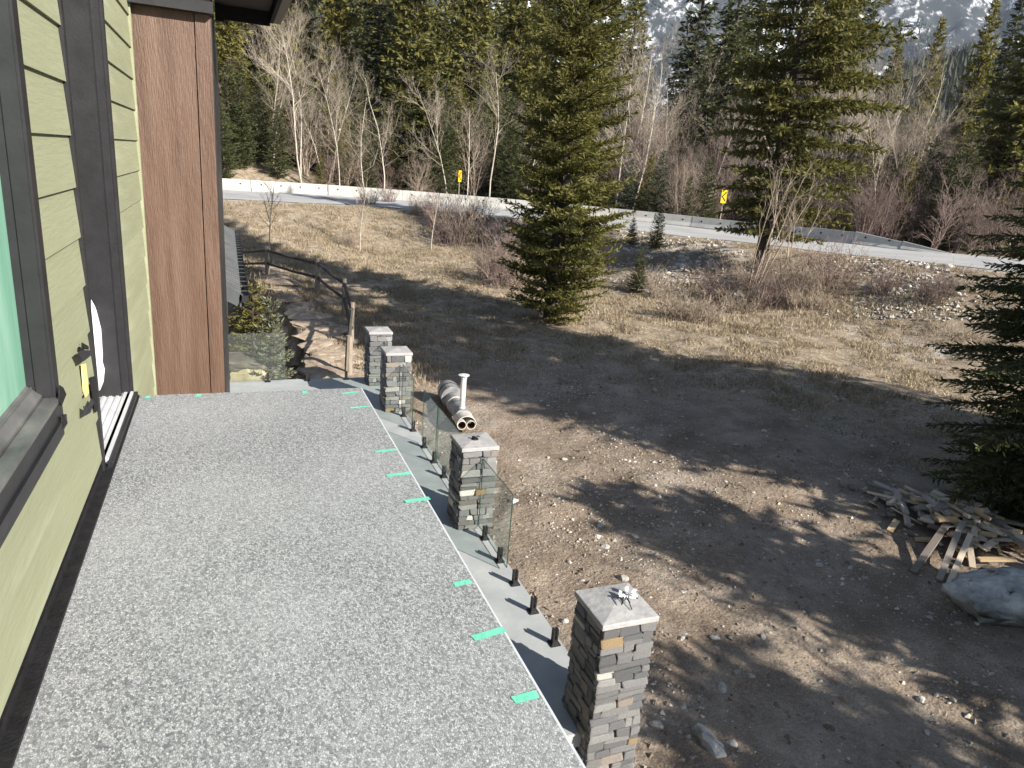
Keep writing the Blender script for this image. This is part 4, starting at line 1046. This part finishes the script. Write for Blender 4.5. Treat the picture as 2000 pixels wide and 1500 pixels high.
for i in range(26):
    u = r.choice((r.uniform(1195, 1300), r.uniform(1195, 1300), r.uniform(1620, 1720))); D = r.uniform(58, 76)
    birch(r.choice((0, 1, 2)), u, D, r.uniform(10, 13.5), 'tall grey brown bare tree in the thicket ' + zone(u), r.uniform(-.08, .08), 'bare trees ' + zone(u))

for i in range(34):
    u = r.uniform(425, 1000); D = r.uniform(58, 72)
    thicket(r.choice((1, 1, 0)), u, D, r.uniform(3.5, 7.5), 'grey brown bare brush between the birches ' + zone(u), 'bare brush ' + zone(u))

# --- bank and yard plants
SA = bare('sapling', 3.2, 81, birch_m, greytwig_m, .035, .5, 13, 2, low=.42, up=.7)
def base_at(u, v): return hit(u, v)
for u, v, h, lb in ((527, 497, 3.0, 'pale sapling with a bushy twiggy top near the far fence post'), (703, 490, 3.2, 'slender pale sapling in the dry grass, middle of the bank'), (842, 488, 2.6, 'small dark sapling left of the lone fir')):
    tree_thing('sapling', SA, lb, 'sapling', base_at(u, v), u, 'saplings on the bank', h / 3.2, names=('trunk', 'branch'))
ORD = 'first second third fourth fifth sixth seventh eighth ninth tenth eleventh twelfth thirteenth fourteenth fifteenth'.split()
BUSHU = {'bare bushes round the roadside fir': (1330, 1290, 1265, 1365, 1400, 1500, 1540, 1590, 1625, 1570, 1440, 1720, 1820, 1860, 1460), 'bare bushes left of the lone fir': (965, 985, 940, 880, 895, 860, 680, 1000, 720, 760, 820, 930)}
BU = [brush('brush_a', 1.3, .9, 91, greytwig_m), brush('brush_b', 1.6, 1.0, 92, twig_m), brush('brush_c', 1.0, 1.2, 93, greytwig_m, 80)]
def bush(va, u, v, sc, lb, group=None):
    lb = f'{ORD[sum(1 for q in BUSHU[group] if q < u)]} bush from the left among the {group}'.replace('first bush', 'leftmost bush')
    o = link('bare_bush', BU[va], None, base_at(u, v), (0, 0, random.uniform(0, 6.28)), (sc, sc, sc)); tag(o, lb, 'bush', group)
for i, (u, v, va, sc) in enumerate(((1330, 622, 2, 1.1), (1290, 585, 0, .9), (1265, 560, 0, .8), (1365, 628, 2, 1.0), (1400, 590, 1, 1.0), (1500, 600, 1, 1.1), (1540, 585, 0, 1.1), (1590, 570, 0, 1.2), (1625, 560, 1, 1.2), (1570, 600, 2, 1.0), (1440, 610, 2, 1.0), (1720, 575, 1, .8), (1820, 590, 1, .8), (1860, 570, 0, .8), (1460, 560, 0, 1.2))):
    bush(va, u, v, sc, 'low bare brown bush in the scrub round the roadside fir', 'bare bushes round the roadside fir')
for i, (u, v, va, sc) in enumerate(((965, 545, 0, 1.4), (985, 560, 1, 1.3), (940, 470, 0, 1.1), (880, 478, 1, 1.5), (895, 470, 0, 1.6), (860, 440, 1, 1.2), (680, 480, 0, .7), (1000, 500, 1, 1.2), (720, 400, 0, .9), (760, 395, 1, .8), (820, 420, 0, 1.0), (930, 440, 1, 1.1))):
    bush(va, u, v, sc, 'thin bare bush on the bank left of the lone fir', 'bare bushes left of the lone fir')
MS = bare('stem_clump', 5.0, 96, greytwig_m, greytwig_m, .042, .5, 7, 2, low=.35, stems=5, curve=.08)
tree_thing('stem_clump', MS, 'clump of bare pale stems rising at the foot of the roadside fir', 'shrub', base_at(1455, 585), .4, None, 1.1, names=('stem', 'branch'))
tree_thing('stem_clump', MS, 'second clump of dark leaning stems beside the roadside fir trunk', 'shrub', base_at(1530, 560), 2.4, None, .8, names=('stem', 'branch'))
for va, u, v, h, lb in ((2, 1280, 487, 1.9, 'round young fir on the stony bank right of the lone fir'), (1, 1232, 478, 1.3, 'tiny wispy spruce on the bank beside the round young fir'), (0, 1243, 572, 1.8, 'dark young spruce below the stony bank')):
    p = base_at(u, v); tree_thing('young_conifer', PR['small'][va], lb, 'tree', p, u, None, (h / 5 * 1.2, h / 5 * 1.2, h / 5))
# by the sunken walk
pt = np.array([.45, 16.7, -2.3]); tree_thing('young_spruce', conifer('walk_spruce', 3.7, 1.0, 55, yellowfir_m, .12, .016, .03, .2, 9, .2, .15, .7, 1.2), 'bushy yellow green spruce under the metal roof', 'tree', pt, .3)
p = onz(528, 742, -.6); tree_thing('young_spruce', conifer('pale_spruce', 1.95, .4, 56, palespr_m, .09, .016, .03, .15, 9, .3, .1, .9, 1.5, hang=.0), 'pale wispy little spruce in front of the dark rock wall', 'tree', (.74, 14.7, -1.3), .3, None, (1.1, 1.1, 1.36))
tree_thing('young_spruce', PR['small'][2], 'tiny yellow conifer between the boulder and the wispy spruce', 'tree', (.52, 14.7, -.9), .3, None, (.2, .2, .26))

# ------------------------------------------------------------------ barrier, signs
ORD = 'first second third fourth fifth sixth seventh eighth ninth tenth eleventh twelfth thirteenth fourteenth fifteenth sixteenth seventeenth eighteenth nineteenth twentieth twenty-first twenty-second twenty-third twenty-fourth twenty-fifth twenty-sixth twenty-seventh twenty-eighth twenty-ninth thirtieth thirty-first thirty-second thirty-third thirty-fourth thirty-fifth thirty-sixth thirty-seventh thirty-eighth thirty-ninth fortieth'.split()
acc = np.concatenate([[0], np.cumsum(np.linalg.norm(np.diff(BL, axis=0), axis=1))])
def along(s):
    i = min(max(int(np.searchsorted(acc, s)) - 1, 0), len(BL) - 2); f = (s - acc[i]) / (acc[i + 1] - acc[i])
    p = BL[i] + (BL[i + 1] - BL[i]) * f; return p, BN[i]
SEG = 2.5
prof = [(-.3, 0), (-.3, .08), (-.17, .30), (-.09, .69), (.09, .69), (.17, .30), (.3, .08), (.3, 0)]   # across: + towards the house
def barrier_mesh(name, h0=1.0, h1=1.0):
    L = SEG - .03; b = MB(); n = len(prof); V = []
    for x, hh in ((-L / 2, h0), (L / 2, h1)):
        for y, z in prof: V.append((x, y * (1 if hh == 1 else .9), z * hh))
    F = [(i, i + 1, n + i + 1, n + i) for i in range(n - 1)] + [tuple(range(n))[::-1], tuple(range(n, 2 * n)), (n - 1, 0, n, 2 * n - 1)]
    b.add(V, F); return mesh_np(name, np.array(b.v), b.f, [barrier_m])
bm0 = barrier_mesh('barrier_body'); bm_end = barrier_mesh('barrier_end', 1.0, .62); bm_end2 = barrier_mesh('barrier_tip', .62, .12)
hb = MB()
for sx in (-.62, .62): hb.tube([(sx, .10, .44), (sx, .16, .44)], .055, 10)
hm = mesh_np('lifting_hole', np.array(hb.v), hb.f, [hole_m])
def s_of(u, v, D):
    p = at(u, v, D)[:2]; k = np.argmin(np.linalg.norm(BL - p, axis=1)); return acc[k]
s_end = s_of(1868, 492, 43)
k = 0
s = s_end - SEG / 2
while s > 20:
    p, nn = along(s); rz = math.atan2(nn[1], nn[0]) - math.pi / 2
    lb = ('low sloping tip of the concrete barrier at its right end', 'tapering concrete barrier segment next to the right end tip')[k] if k < 2 else f'pale concrete barrier segment with two lifting holes, {ORD[k]} from the sloping right end'
    t = thing('road_barrier', lb, 'road barrier', (p[0], p[1], float(np.interp(s, acc, BZ)) - .02), rz + math.pi * 0, 'concrete barrier segments along the road' if k > 1 else None)
    # local +x must run to the right end
    tx = np.array([math.cos(rz), math.sin(rz)]); i = np.argmin(np.linalg.norm(BL - p, axis=1)); 
    flip = tx @ (BL[min(i + 1, len(BL) - 1)] - BL[max(i - 1, 0)]) < 0
    body = (bm_end2, bm_end)[k] if k < 2 else bm0
    link('body', body, t, rot=(0, 0, math.pi if flip else 0))
    if k > 0: link('lifting_hole', hm, t)
    s -= SEG; k += 1
# chevron signs
def sign(u, v, vb, D, wd, ht, turn, lb):
    p = at(u, v, D); gz = G1(p[0], p[1]); c_ = np.array([p[0], p[1], gz]); zt = p[2] - gz
    az = math.atan2(p[0], p[1])
    t = thing('road_sign', lb, 'road sign', c_, -az + turn)
    b = MB(); b.box(-wd / 2, wd / 2, -.006, .006, zt - ht / 2, zt + ht / 2); b.build('board', signy_m, t)
    b = MB(); a = wd * .36; th = ht * .2
    for z0, z1 in ((zt - ht * .36, zt), (zt, zt + ht * .36)):
        x0, x1 = (a, -a) if z0 < zt else (-a, a)
        b.add([(x0 - .0, -.0125, z0), (x0 - wd * .3, -.0125, z0) if False else (x0 + (0), -.0125, z0 + 0), (x1, -.0125, z1), (x1, -.0125, z1)], []) if False else None
        q = [(x0 - wd * .14, z0), (x0 + wd * .14, z0), (x1 + wd * .14, z1), (x1 - wd * .14, z1)]
        V = [(x, -.0065, z) for x, z in q] + [(x, -.011, z) for x, z in q]
        b.add(V, BOXF)
    b.build('chevron', signk_m, t)
    b = MB(); b.box(-.04, .04, .008, .05, -.3, zt + ht * .4); b.build('post', weather_m, t)
sign(898.5, 344, 375, 51.8, .5, .76, math.radians(64), 'yellow chevron sign behind the barrier, left of the lone fir')
sign(1414, 384, 410, 50, .56, .82, math.radians(54), 'yellow chevron sign behind the barrier, beside the roadside fir')

# ------------------------------------------------------------------ rail fence
FP = [hit(680, 737), None, hit(672, 614), hit(620, 572), hit(522, 541)]
FP[1] = np.array([FP[0][0] * .45 + FP[2][0] * .55, FP[0][1] * .45 + FP[2][1] * .55, 0]); FP[1] = onz(686, 672, -.28); FP[1][2] = G1(FP[1][0], FP[1][1])
FP.append(hit(450, 537))
fo = FP[2].copy()
fence = thing('rail_fence', 'old two rail wooden fence curving up beside the flagstone steps', 'fence', fo)
hts = [.95, 1.15, 1.1, 1.15, 1.1, 1.1]; rads = [.085, .06, .075, .08, .08, .08]
tops = []
for i, p in enumerate(FP):
    b = MB(); h = hts[i]; rr = rads[i]
    b.tube([p + [0, 0, -.3], p + [.01, 0, h * .5], p + [.02 if i < 2 else 0, .0, h]], [rr * 1.1, rr, rr * .85], 8); b.build('post', weather_m, fence, fo)
for i in range(1, len(FP) - 1):
    for zf in (.86, .45):
        a = FP[i] + [0, 0, hts[i] * zf]; c_ = FP[i + 1] + [0, 0, hts[i + 1] * zf]; m_ = (a + c_) / 2 + [0, 0, -.03]
        b = MB(); b.tube([a - (c_ - a) * .03, m_, c_ + (c_ - a) * .03], [.05, .045, .05], 7); b.build('rail', raildark_m, fence, fo)
a = FP[0] + [0, 0, .9]; c_ = FP[1] + [0, 0, .95]
b = MB(); b.tube([a, c_], [.04, .045], 7); b.build('rail', raildark_m, fence, fo)

# ------------------------------------------------------------------ lower building with metal roof
lo = np.array([-2.6, 15.2, -2.3]); low = thing('low_building', 'low building with ribbed dark metal roof beside the brown wall', 'building', lo)
b = MB(); b.box(-5, -.1, 15.6, 27, -2.3, 1.3); b.build('wall', greyfascia_m, low, lo)
RX0, RZ0, RX1, RZ1 = .20, 1.50, -2.8, 3.0      # eave, ridge
b = MB(); V = [(RX0, 15.2, RZ0), (RX0, 27.2, RZ0), (RX1, 27.2, RZ1), (RX1, 15.2, RZ1)]
V += [(x, y, z - .06) for x, y, z in V]; b.add(V, [(0, 1, 2, 3), (7, 6, 5, 4), (0, 4, 5, 1), (1, 5, 6, 2), (2, 6, 7, 3), (3, 7, 4, 0)]); b.build('roof', metalroof_m, low, lo)
y = 15.3
while y < 27.1:
    b = MB(); b.bar((RX0, y, RZ0 + .018), (RX1, y, RZ1 + .018), .05, .03); b.build('roof_rib', metalroof_m, low, lo); y += .3
b = MB(); b.bar((RX0 - .02, 15.185, RZ0 - .14), (RX1, 15.185, RZ1 - .14), .03, .26); b.build('gable_fascia', greyfascia_m, low, lo)
b = MB(); b.box(RX0 - .03, RX0, 15.17, 27.2, RZ0 - .28, RZ0 - .02); b.build('eave_fascia', greyfascia_m, low, lo)
b = MB(); gx0, gx1 = RX0 + .002, RX0 + .15; b.box(gx0, gx1, 15.1, 27.2, RZ0 - .16, RZ0 - .15); b.box(gx1 - .01, gx1, 15.1, 27.2, RZ0 - .15, RZ0 - .02); b.box(gx0, gx0 + .008, 15.1, 27.2, RZ0 - .15, RZ0 - .03); b.box(gx0, gx1, 15.1, 15.11, RZ0 - .15, RZ0 - .03)
b.build('gutter', black_m, low, lo)
y = 15.6
while y < 27:
    b = MB(); b.box(gx0, gx1, y, y + .03, RZ0 - .03, RZ0 - .022); b.build('gutter_bracket', metalroof_m, low, lo); y += .6

# ------------------------------------------------------------------ rocks
flag_meshes = [rock_mesh('flagstone', [flag_m], 3, 200 + k, (1, .72, .22), .22, .17) for k in range(5)]
block_meshes = [rock_mesh('rock', [rock_m], 2, 220 + k, (1, .8, .62), .22) for k in range(7)]
# flat stones topping the wall and stepping down it
r = random.Random(9)
ysr = np.concatenate([np.arange(14.4, 20, .55), np.arange(20, 29, .9)])
for i, y in enumerate(ysr):
    xw = float(wall_x(y)); big = .55 + .25 * r.random()
    for lay in range(4):
        zt = G1(xw + .6, y) + .03 - lay * .5; off = (.62, .34, .26, .2)[lay] + r.uniform(-.1, .1)
        o = link('flagstone' if lay == 0 else 'wall_rock', flag_meshes[(i + lay) % 5], None, (xw + off, y + r.uniform(-.15, .15), zt), (r.uniform(-.06, .06), r.uniform(-.06, .06), r.uniform(0, 6.28)), (big * 1.0, big * .9, big * (.9 if lay == 0 else 1.7)))
        tag(o, 'flat brown flagstone on top of the rock wall beside the wooden fence' if lay == 0 else 'brown rock stacked in the shaded face of the rock wall', 'rock', 'flagstones topping the rock wall' if lay == 0 else 'rocks in the shaded wall face')
for i in range(14):
    y = 14.4 + i * .42 + r.uniform(-.1, .1); xw = float(wall_x(y)); x = xw + .85 + r.uniform(-.1, .45)
    o = link('flagstone', flag_meshes[i % 5], None, (x, y, G1(x, y) + .04), (r.uniform(-.05, .05), r.uniform(-.05, .05), r.uniform(0, 6.28)), (.42 + .2 * r.random(), .4, .4))
    tag(o, 'flat brown flagstone in the path between the rock wall and the fence', 'rock', 'flagstones in the path')
def rock(name, me, loc, rot, sc, lb, cat='rock', group=None): return tag(link(name, me, None, loc, rot, sc), lb, cat, group)
big = thing('boulder', 'golden boulder with a dark flat top behind the far glass panel', 'boulder', (.2, 14.8, -.2))
link('body', rock_mesh('gold_boulder', [goldrock_m], 3, 301, (.62, .45, .45), .3), big, (0.05, 0, 0))
link('top_slab', rock_mesh('slab', [darkslab_m], 3, 302, (.62, .48, .2), .25, .14), big, (-.1, .02, .36), (.1, .12, .3))
rock('boulder', rock_mesh('gold_boulder2', [goldrock_m], 3, 303, (.5, .35, .3), .3), (1.75, 14.5, -.35), (0, 0, .3), (1.1, 1, .9), 'low golden rock just beyond the far terrace edge', 'boulder')
rock('boulder', rock_mesh('grey_boulder', [rock_m], 3, 304, (.6, .5, .5), .3), (-.45, 15.1, -.5), (0, 0, 1.3), (1, 1, 1.1), 'pale grey boulder behind the golden one, by the brown wall', 'boulder')
rock('boulder', rock_mesh('grey_boulder2', [bluerock_m], 3, 306, (.6, .5, .5), .3), (-.1, 16.2, -.7), (0, 0, .3), (1, 1, 1.1), 'shaded blue grey boulder under the bushy spruce', 'boulder')
p = hit(1935, 1190); rock('boulder', rock_mesh('big_boulder', [boulder_m], 4, 315, (.8, .44, .42), .4, smooth=True), (p[0] + .22, p[1] - .12, p[2] + .12), (.0, .1, -.35), (1.05, 1.05, 1.0), 'large blue grey boulder beside the scrap wood pile', 'boulder')
p = hit(1383, 1450); rock('rock', rock_mesh('long_rock', [boulder_m], 3, 311, (.17, .1, .1), .35), p + [0, 0, .03], (0, 0, 1.9), (1.05, 1.05, 1.05), 'long blue grey rock in the shade near the front pillar')
PEB = [(1217, 1135, .085, 'pale round stone standing just behind the front pillar cap'), (1103, 1218, .06, 'pale stone lying beside the bare glass clamps'), (1428, 1455, .06, 'pale stone next to the long blue grey rock'), (1432, 1481, .05, 'smaller pale stone below the long blue grey rock'), (1472, 1485, .065, 'flat pale stone right of the long blue grey rock'), (1003, 985, .09, 'angular pale stone seen through the short glass panel'), (1365, 1175, .05, 'rounded pale stone alone in the shadow streak'), (1600, 1106, .06, 'pale stone in the shade left of the scrap wood')]
for i, (u, v, s_, lb) in enumerate(PEB):
    p = hit(u, v); rock('stone', block_meshes[i % 7], p + [0, 0, s_ * .35], (0, 0, i * 1.3), (s_, s_, s_ * 1.05), lb, 'stone')
cnt = 0
r = random.Random(19)
while cnt < 250:
    if cnt < 170:
        cu, cv = r.choice(((1010, 980), (1060, 930), (1250, 940), (1330, 960), (1120, 1060), (1330, 1180), (1400, 1300), (1290, 1420), (1600, 1100), (1850, 1400), (1250, 800), (1480, 860))); u = r.gauss(cu, 75); v = r.gauss(cv, 38); s_ = r.choice((.025, .03, .035, .04, .05, .075))
        gp, lb = 'pale stones strewn over the bare dirt', 'pale angular stone strewn over the bare dirt beside the terrace'
    elif cnt < 215:
        u = r.gauss(1320, 55); v = r.gauss(492, 22); s_ = r.uniform(.07, .2); gp, lb = 'pale riprap on the bank below the barrier middle', 'pale broken rock on the bank right of the lone fir'
    else:
        u = r.gauss(1775, 70); v = r.gauss(550, 18); s_ = r.uniform(.07, .22); gp, lb = 'pale riprap on the bank at the right', 'pale broken rock on the bank right of the roadside fir'
    if u > 1990 or (cnt < 170 and u < 1130 and v > 1000): continue
    p = hit(u, v)
    if p[0] < 2.95 and p[1] < 14.1: continue
    rock('stone', block_meshes[cnt % 7], p + [0, 0, s_ * .25], (r.uniform(-.4, .4), r.uniform(-.4, .4), r.uniform(0, 6.28)), (s_, s_ * r.uniform(.7, 1.1), s_ * r.uniform(.6, 1)), lb, 'stone', gp)
    cnt += 1

# gravel: one mesh of small stones
def gravel(name, pts, sizes, mt, seed):
    b = bmesh.new(); bmesh.ops.create_icosphere(b, subdivisions=1, radius=1.0); B = np.array([v.co[:] for v in b.verts]); Fb = np.array([[v.index for v in f.verts] for f in b.faces]); b.free()
    # octahedron-like pebbles are enough at this size
    r_ = np.random.default_rng(seed); n = len(pts); k = 6
    base = np.array([[1, 0, 0], [-1, 0, 0], [0, 1, 0], [0, -1, 0], [0, 0, 1], [0, 0, -1]], float); Fo = np.array([[0, 2, 4], [2, 1, 4], [1, 3, 4], [3, 0, 4], [2, 0, 5], [1, 2, 5], [3, 1, 5], [0, 3, 5]])
    V = base[None] * (1 + r_.normal(0, .22, (n, 6, 3))) * r_.uniform(.6, 1.2, (n, 1, 3)) + r_.normal(0, .15, (n, 6, 3)); th = r_.uniform(0, 6.28, n); c_, s_ = np.cos(th)[:, None], np.sin(th)[:, None]
    X = V[..., 0] * c_ - V[..., 1] * s_; Yv = V[..., 0] * s_ + V[..., 1] * c_
    V = np.stack([X, Yv, V[..., 2] * .7], -1) * sizes[:, None, None] + pts[:, None, :]
    F = (Fo[None] + (np.arange(n) * 6)[:, None, None]).reshape(-1, 3)
    return mesh_np(name, V.reshape(-1, 3), F, [mt])
n = 46000
q = rng.uniform(0, 1, n); th = np.radians(rng.uniform(-4, 64, n)); rr = np.sqrt(rng.uniform(3.2 ** 2, 19 ** 2, n)); x = np.sin(th) * rr; y = np.cos(th) * rr
k = ~((x < 2.95) & (y < 14.2)); x, y = x[k], y[k]
dens = fbm(x * .6, y * .6, 81); k = rng.uniform(0, 1, len(x)) < sstep(dens, .46, .62) * .86 + .13; x, y = x[k], y[k]
sz = .007 + .018 * rng.random(len(x)) ** 3 + .02 * (rng.random(len(x)) < .05)
o = link('gravel', gravel('gravel', np.stack([x, y, G(x, y) + sz * .2], 1), sz, gravel_m, 5)); stuff(tag(o, 'loose gravel and small stones scattered over the bare dirt yard', 'gravel'))
# clods of the soil itself
n = 9000; th = np.radians(rng.uniform(-2, 64, n)); rr = np.sqrt(rng.uniform(3.6 ** 2, 18 ** 2, n)); x = np.sin(th) * rr; y = np.cos(th) * rr
k = ~((x < 2.95) & (y < 14.2)) & (fbm(x * .45, y * .45, 85) > .5); x, y = x[k], y[k]; sz = .012 + .035 * rng.random(len(x)) ** 2.5
o = link('dirt_clods', gravel('dirt_clods', np.stack([x, y, G(x, y)], 1), sz, clod_m, 7)); stuff(tag(o, 'crumbled brown clods of earth in the churned dirt', 'dirt clods'))
# bank riprap too small to count
n = 5000
uu = np.concatenate([rng.normal(1310, 75, n // 2), rng.normal(1780, 95, n // 2)]); D = rng.uniform(27, 39, n); pts = np.array([at(u_, 500, d_) for u_, d_ in zip(uu, D)]); dd_ = road_d(pts[:, 0], pts[:, 1]); k = (dd_ > ROADW + .6) & (dd_ < ROADW + 9) & (fbm(pts[:, 0] * .7, pts[:, 1] * .7, 83) > .45); pts = pts[k]; pts[:, 2] = G(pts[:, 0], pts[:, 1]) + .02
o = link('riprap', gravel('riprap', pts, rng.uniform(.03, .11, len(pts)), gravel_m, 6)); stuff(tag(o, 'broken pale rubble covering the road bank', 'rubble'))
# sticks and straw on the dirt
n = 2600; th = np.radians(rng.uniform(2, 62, n)); rr = np.sqrt(rng.uniform(4 ** 2, 17 ** 2, n)); x = np.sin(th) * rr; y = np.cos(th) * rr; k = ~((x < 2.95) & (y < 14.2)); x, y = x[k], y[k]; z = G(x, y) + .008
a = rng.uniform(0, 6.28, len(x)); l = rng.uniform(.015, .07, len(x)); segs = [((x[i], y[i], z[i]), (x[i] + math.cos(a[i]) * l[i], y[i] + math.sin(a[i]) * l[i], z[i] + .006), .0035, .0025) for i in range(len(x))]
o = link('wood_chips', tubes('wood_chips', segs, chip_m, 3)); stuff(tag(o, 'straw, twigs and wood chips littering the dirt', 'litter'))

# dry grass
def grass_patch(name, pts, h0, h1, nblade, mt, seed, spread=.06, wide=.012, lean=.6):
    r_ = np.random.default_rng(seed); n = len(pts); P = np.repeat(pts, nblade, 0); N = len(P)
    P = P + np.concatenate([r_.normal(0, spread, (N, 2)), np.zeros((N, 1))], 1)
    a = r_.uniform(0, 6.28, N); H = r_.uniform(h0, h1, N); ln = r_.uniform(.1, lean, N) * H; b_ = r_.uniform(0, 6.28, N); wv = wide * r_.uniform(.6, 1.4, N)
    dx, dy = np.cos(b_) * wv, np.sin(b_) * wv
    V = np.stack([np.stack([P[:, 0] - dx, P[:, 1] - dy, P[:, 2] - .01], 1), np.stack([P[:, 0] + dx, P[:, 1] + dy, P[:, 2] - .01], 1), np.stack([P[:, 0] + np.cos(a) * ln, P[:, 1] + np.sin(a) * ln, P[:, 2] + H], 1)], 1).reshape(-1, 3)
    return mesh_np(name, V, np.arange(N * 3).reshape(N, 3), [mt])
n = 120000
th = np.radians(rng.uniform(-6, 64, n)); rr = np.sqrt(rng.uniform(13 ** 2, 43 ** 2, n)); x = np.sin(th) * rr; y = np.cos(th) * rr
d_ = road_d(x, y); g_ = sstep(rr + (fbm(x * .25, y * .25, 21) - .5) * 9 + (fbm(x * .9, y * .9, 33) - .5) * 4, 14.5, 20)
cl = fbm(x * 1.6, y * 1.6, 87, 3)
k = (d_ > ROADW + .5) & (rng.random(n) < g_ * sstep(cl, .42, .6)) & ~((x < wall_x(y) + .9) & (y < 30)); x, y = x[k], y[k]
o = link('lawn_grass', grass_patch('lawn_grass', np.stack([x, y, G(x, y)], 1),   .03, .13, 5, grass_m, 3, .09, .014, 1.4)); stuff(tag(o, 'short dry tan grass covering the yard and the road bank', 'grass'))
# longer dry tufts
pts = []
r = random.Random(4)
for (u0, u1, v0, v1, n_) in ((480, 800, 440, 530, 420), (600, 760, 600, 735, 120), (500, 620, 490, 600, 160), (1270, 1660, 560, 640, 260), (1650, 1900, 570, 600, 60), (420, 900, 306, 366, 160), (690, 900, 640, 760, 80)):
    for i in range(n_):
        p = hit(r.uniform(u0, u1), r.uniform(v0, v1))
        if p[2] > -1.2 and np.hypot(p[0], p[1]) < 75 and not (p[0] < 2.95 and p[1] < 14.1): pts.append(p)
pts = np.array(pts)
o = link('tall_grass', grass_patch('tall_grass', pts, .05, .26, 14, grass_m, 8, .14, .012, .9)); stuff(tag(o, 'tall dry yellow grass tufts by the fence and the scrub', 'grass'))

# ------------------------------------------------------------------ scrap wood
r = random.Random(31)
plank_meshes = [mesh_np('plank', np.array(MB().box(-.5, .5, -.5, .5, -.5, .5).v), BOXF, [mt]) for mt in plank_ms]
A_ = hit(1872, 1045); ctr = np.array([A_[0], A_[1]]); ax1 = hit(1990, 1110)[:2] - hit(1740, 1010)[:2]; Lw = np.linalg.norm(ax1); ax1 /= Lw; ax2 = np.array([-ax1[1], ax1[0]])
named = {0: 'longest pale board leaning down the front of the scrap pile', 1: 'grey board sloping down beside the boulder', 2: 'pale narrow board whose end points at the boulder'}
def wood(p, az, pitch, roll, l, wd, th, mi, lb, gp):
    o = link('plank', plank_meshes[mi], None, p, (roll, pitch, az), (l, wd, th)); tag(o, lb, 'plank', gp)
for i in range(240):
    a = r.gauss(0, .4) * Lw * .8; b_ = r.gauss(0, .3) * .95
    x, y = ctr + ax1 * a + ax2 * b_; hh = .42 * math.exp(-(a / (Lw * .5)) ** 2 - (b_ / .55) ** 2)
    z = G1(x, y) + .02 + hh * r.uniform(.45, 1.0)
    short = r.random() < .68
    l = r.uniform(.1, .3) if short else r.uniform(.35, .85); wd = r.choice((.038, .06, .089, .089, .11)); th = r.choice((.019, .038, .038)); mi = r.choices(range(4), (2.2, 3, 2, 2.4))[0]
    wood((x, y, z), r.uniform(0, 6.28) if short else r.gauss(1.9, .8), r.uniform(-.4, .4) if short else r.uniform(-.2, .2), r.uniform(-.5, .5), l, wd, th, mi, 'scrap lumber offcut lying in the wood pile beside the boulder', 'scrap lumber offcuts in the pile')
def board(u0, v0, u1, v1, lift0, lift1, wd, th, mi, lb):
    p = hit(u0, v0); q = hit(u1, v1); p = p + [0, 0, lift0]; q = q + [0, 0, lift1]; d = q - p; l = np.linalg.norm(d)
    wood((p + q) / 2, math.atan2(d[1], d[0]), -math.asin(d[2] / l), 0, l, wd, th, mi, lb, 'loose boards on the scrap pile')
board(1885, 1080, 1850, 1150, .3, .04, .07, .03, 2, 'pale board sloping down to the ground left of the boulder')
board(1868, 1060, 1832, 1140, .34, .05, .08, .035, 1, 'grey brown board beside the pale one left of the boulder')
board(1873, 1050, 1895, 1125, .36, .12, .08, .03, 2, 'tan board standing almost upright above the boulder')
board(1838, 1060, 1782, 1122, .28, .03, .09, .035, 3, 'dark grey board pointing away from the pile toward the house')
board(1800, 975, 2000, 1110, .25, .3, .05, .05, 1, 'long thin grey rail along the back of the pile')
board(1835, 985, 1990, 1085, .22, .26, .09, .04, 3, 'long dark beam behind the pile under the spruce')
board(1905, 1115, 1975, 1118, .18, .2, .09, .03, 0, 'fresh tan board lying level above the boulder')
board(1830, 1030, 1862, 1052, .36, .36, .09, .03, 0, 'bright fresh offcut catching the sun on top of the pile')
board(1818, 1055, 1858, 1058, .34, .36, .11, .035, 0, 'wide fresh offcut catching the sun below the top one')
for u, v, l, az in ((1652, 930, .16, 1.2), (1690, 957, .16, .3), (1702, 985, .15, 1.3), (1622, 976, .08, .3), (1613, 948, .1, .7), (1745, 950, .1, .2), (1725, 1040, .2, .05), (1755, 970, .14, 1.0), (1865, 975, .12, 1.5)):
    p = hit(u, v); wood(p + [0, 0, .02], az, 0, 0, l, .05, .03, 2, 'single offcut thrown on the dirt behind the scrap pile', 'stray offcuts behind the pile')

# ------------------------------------------------------------------ air
HAZE = 7.5e-5
hm_ = bpy.data.materials.new('air'); hm_.use_nodes = True; n = hm_.node_tree; n.nodes.clear()
out = n.nodes.new('ShaderNodeOutputMaterial'); pv = n.nodes.new('ShaderNodeVolumePrincipled')
pv.inputs['Color'].default_value = (.62, .74, .95, 1); pv.inputs['Density'].default_value = HAZE; pv.inputs['Anisotropy'].default_value = .2
n.links.new(pv.outputs[0], out.inputs['Volume'])
b = MB(); b.box(-3700, 4700, -1700, 4900, -90, 1950); o = b.build('haze', hm_); stuff(tag(o, 'thin blue haze filling the valley in front of the mountain', 'haze'))
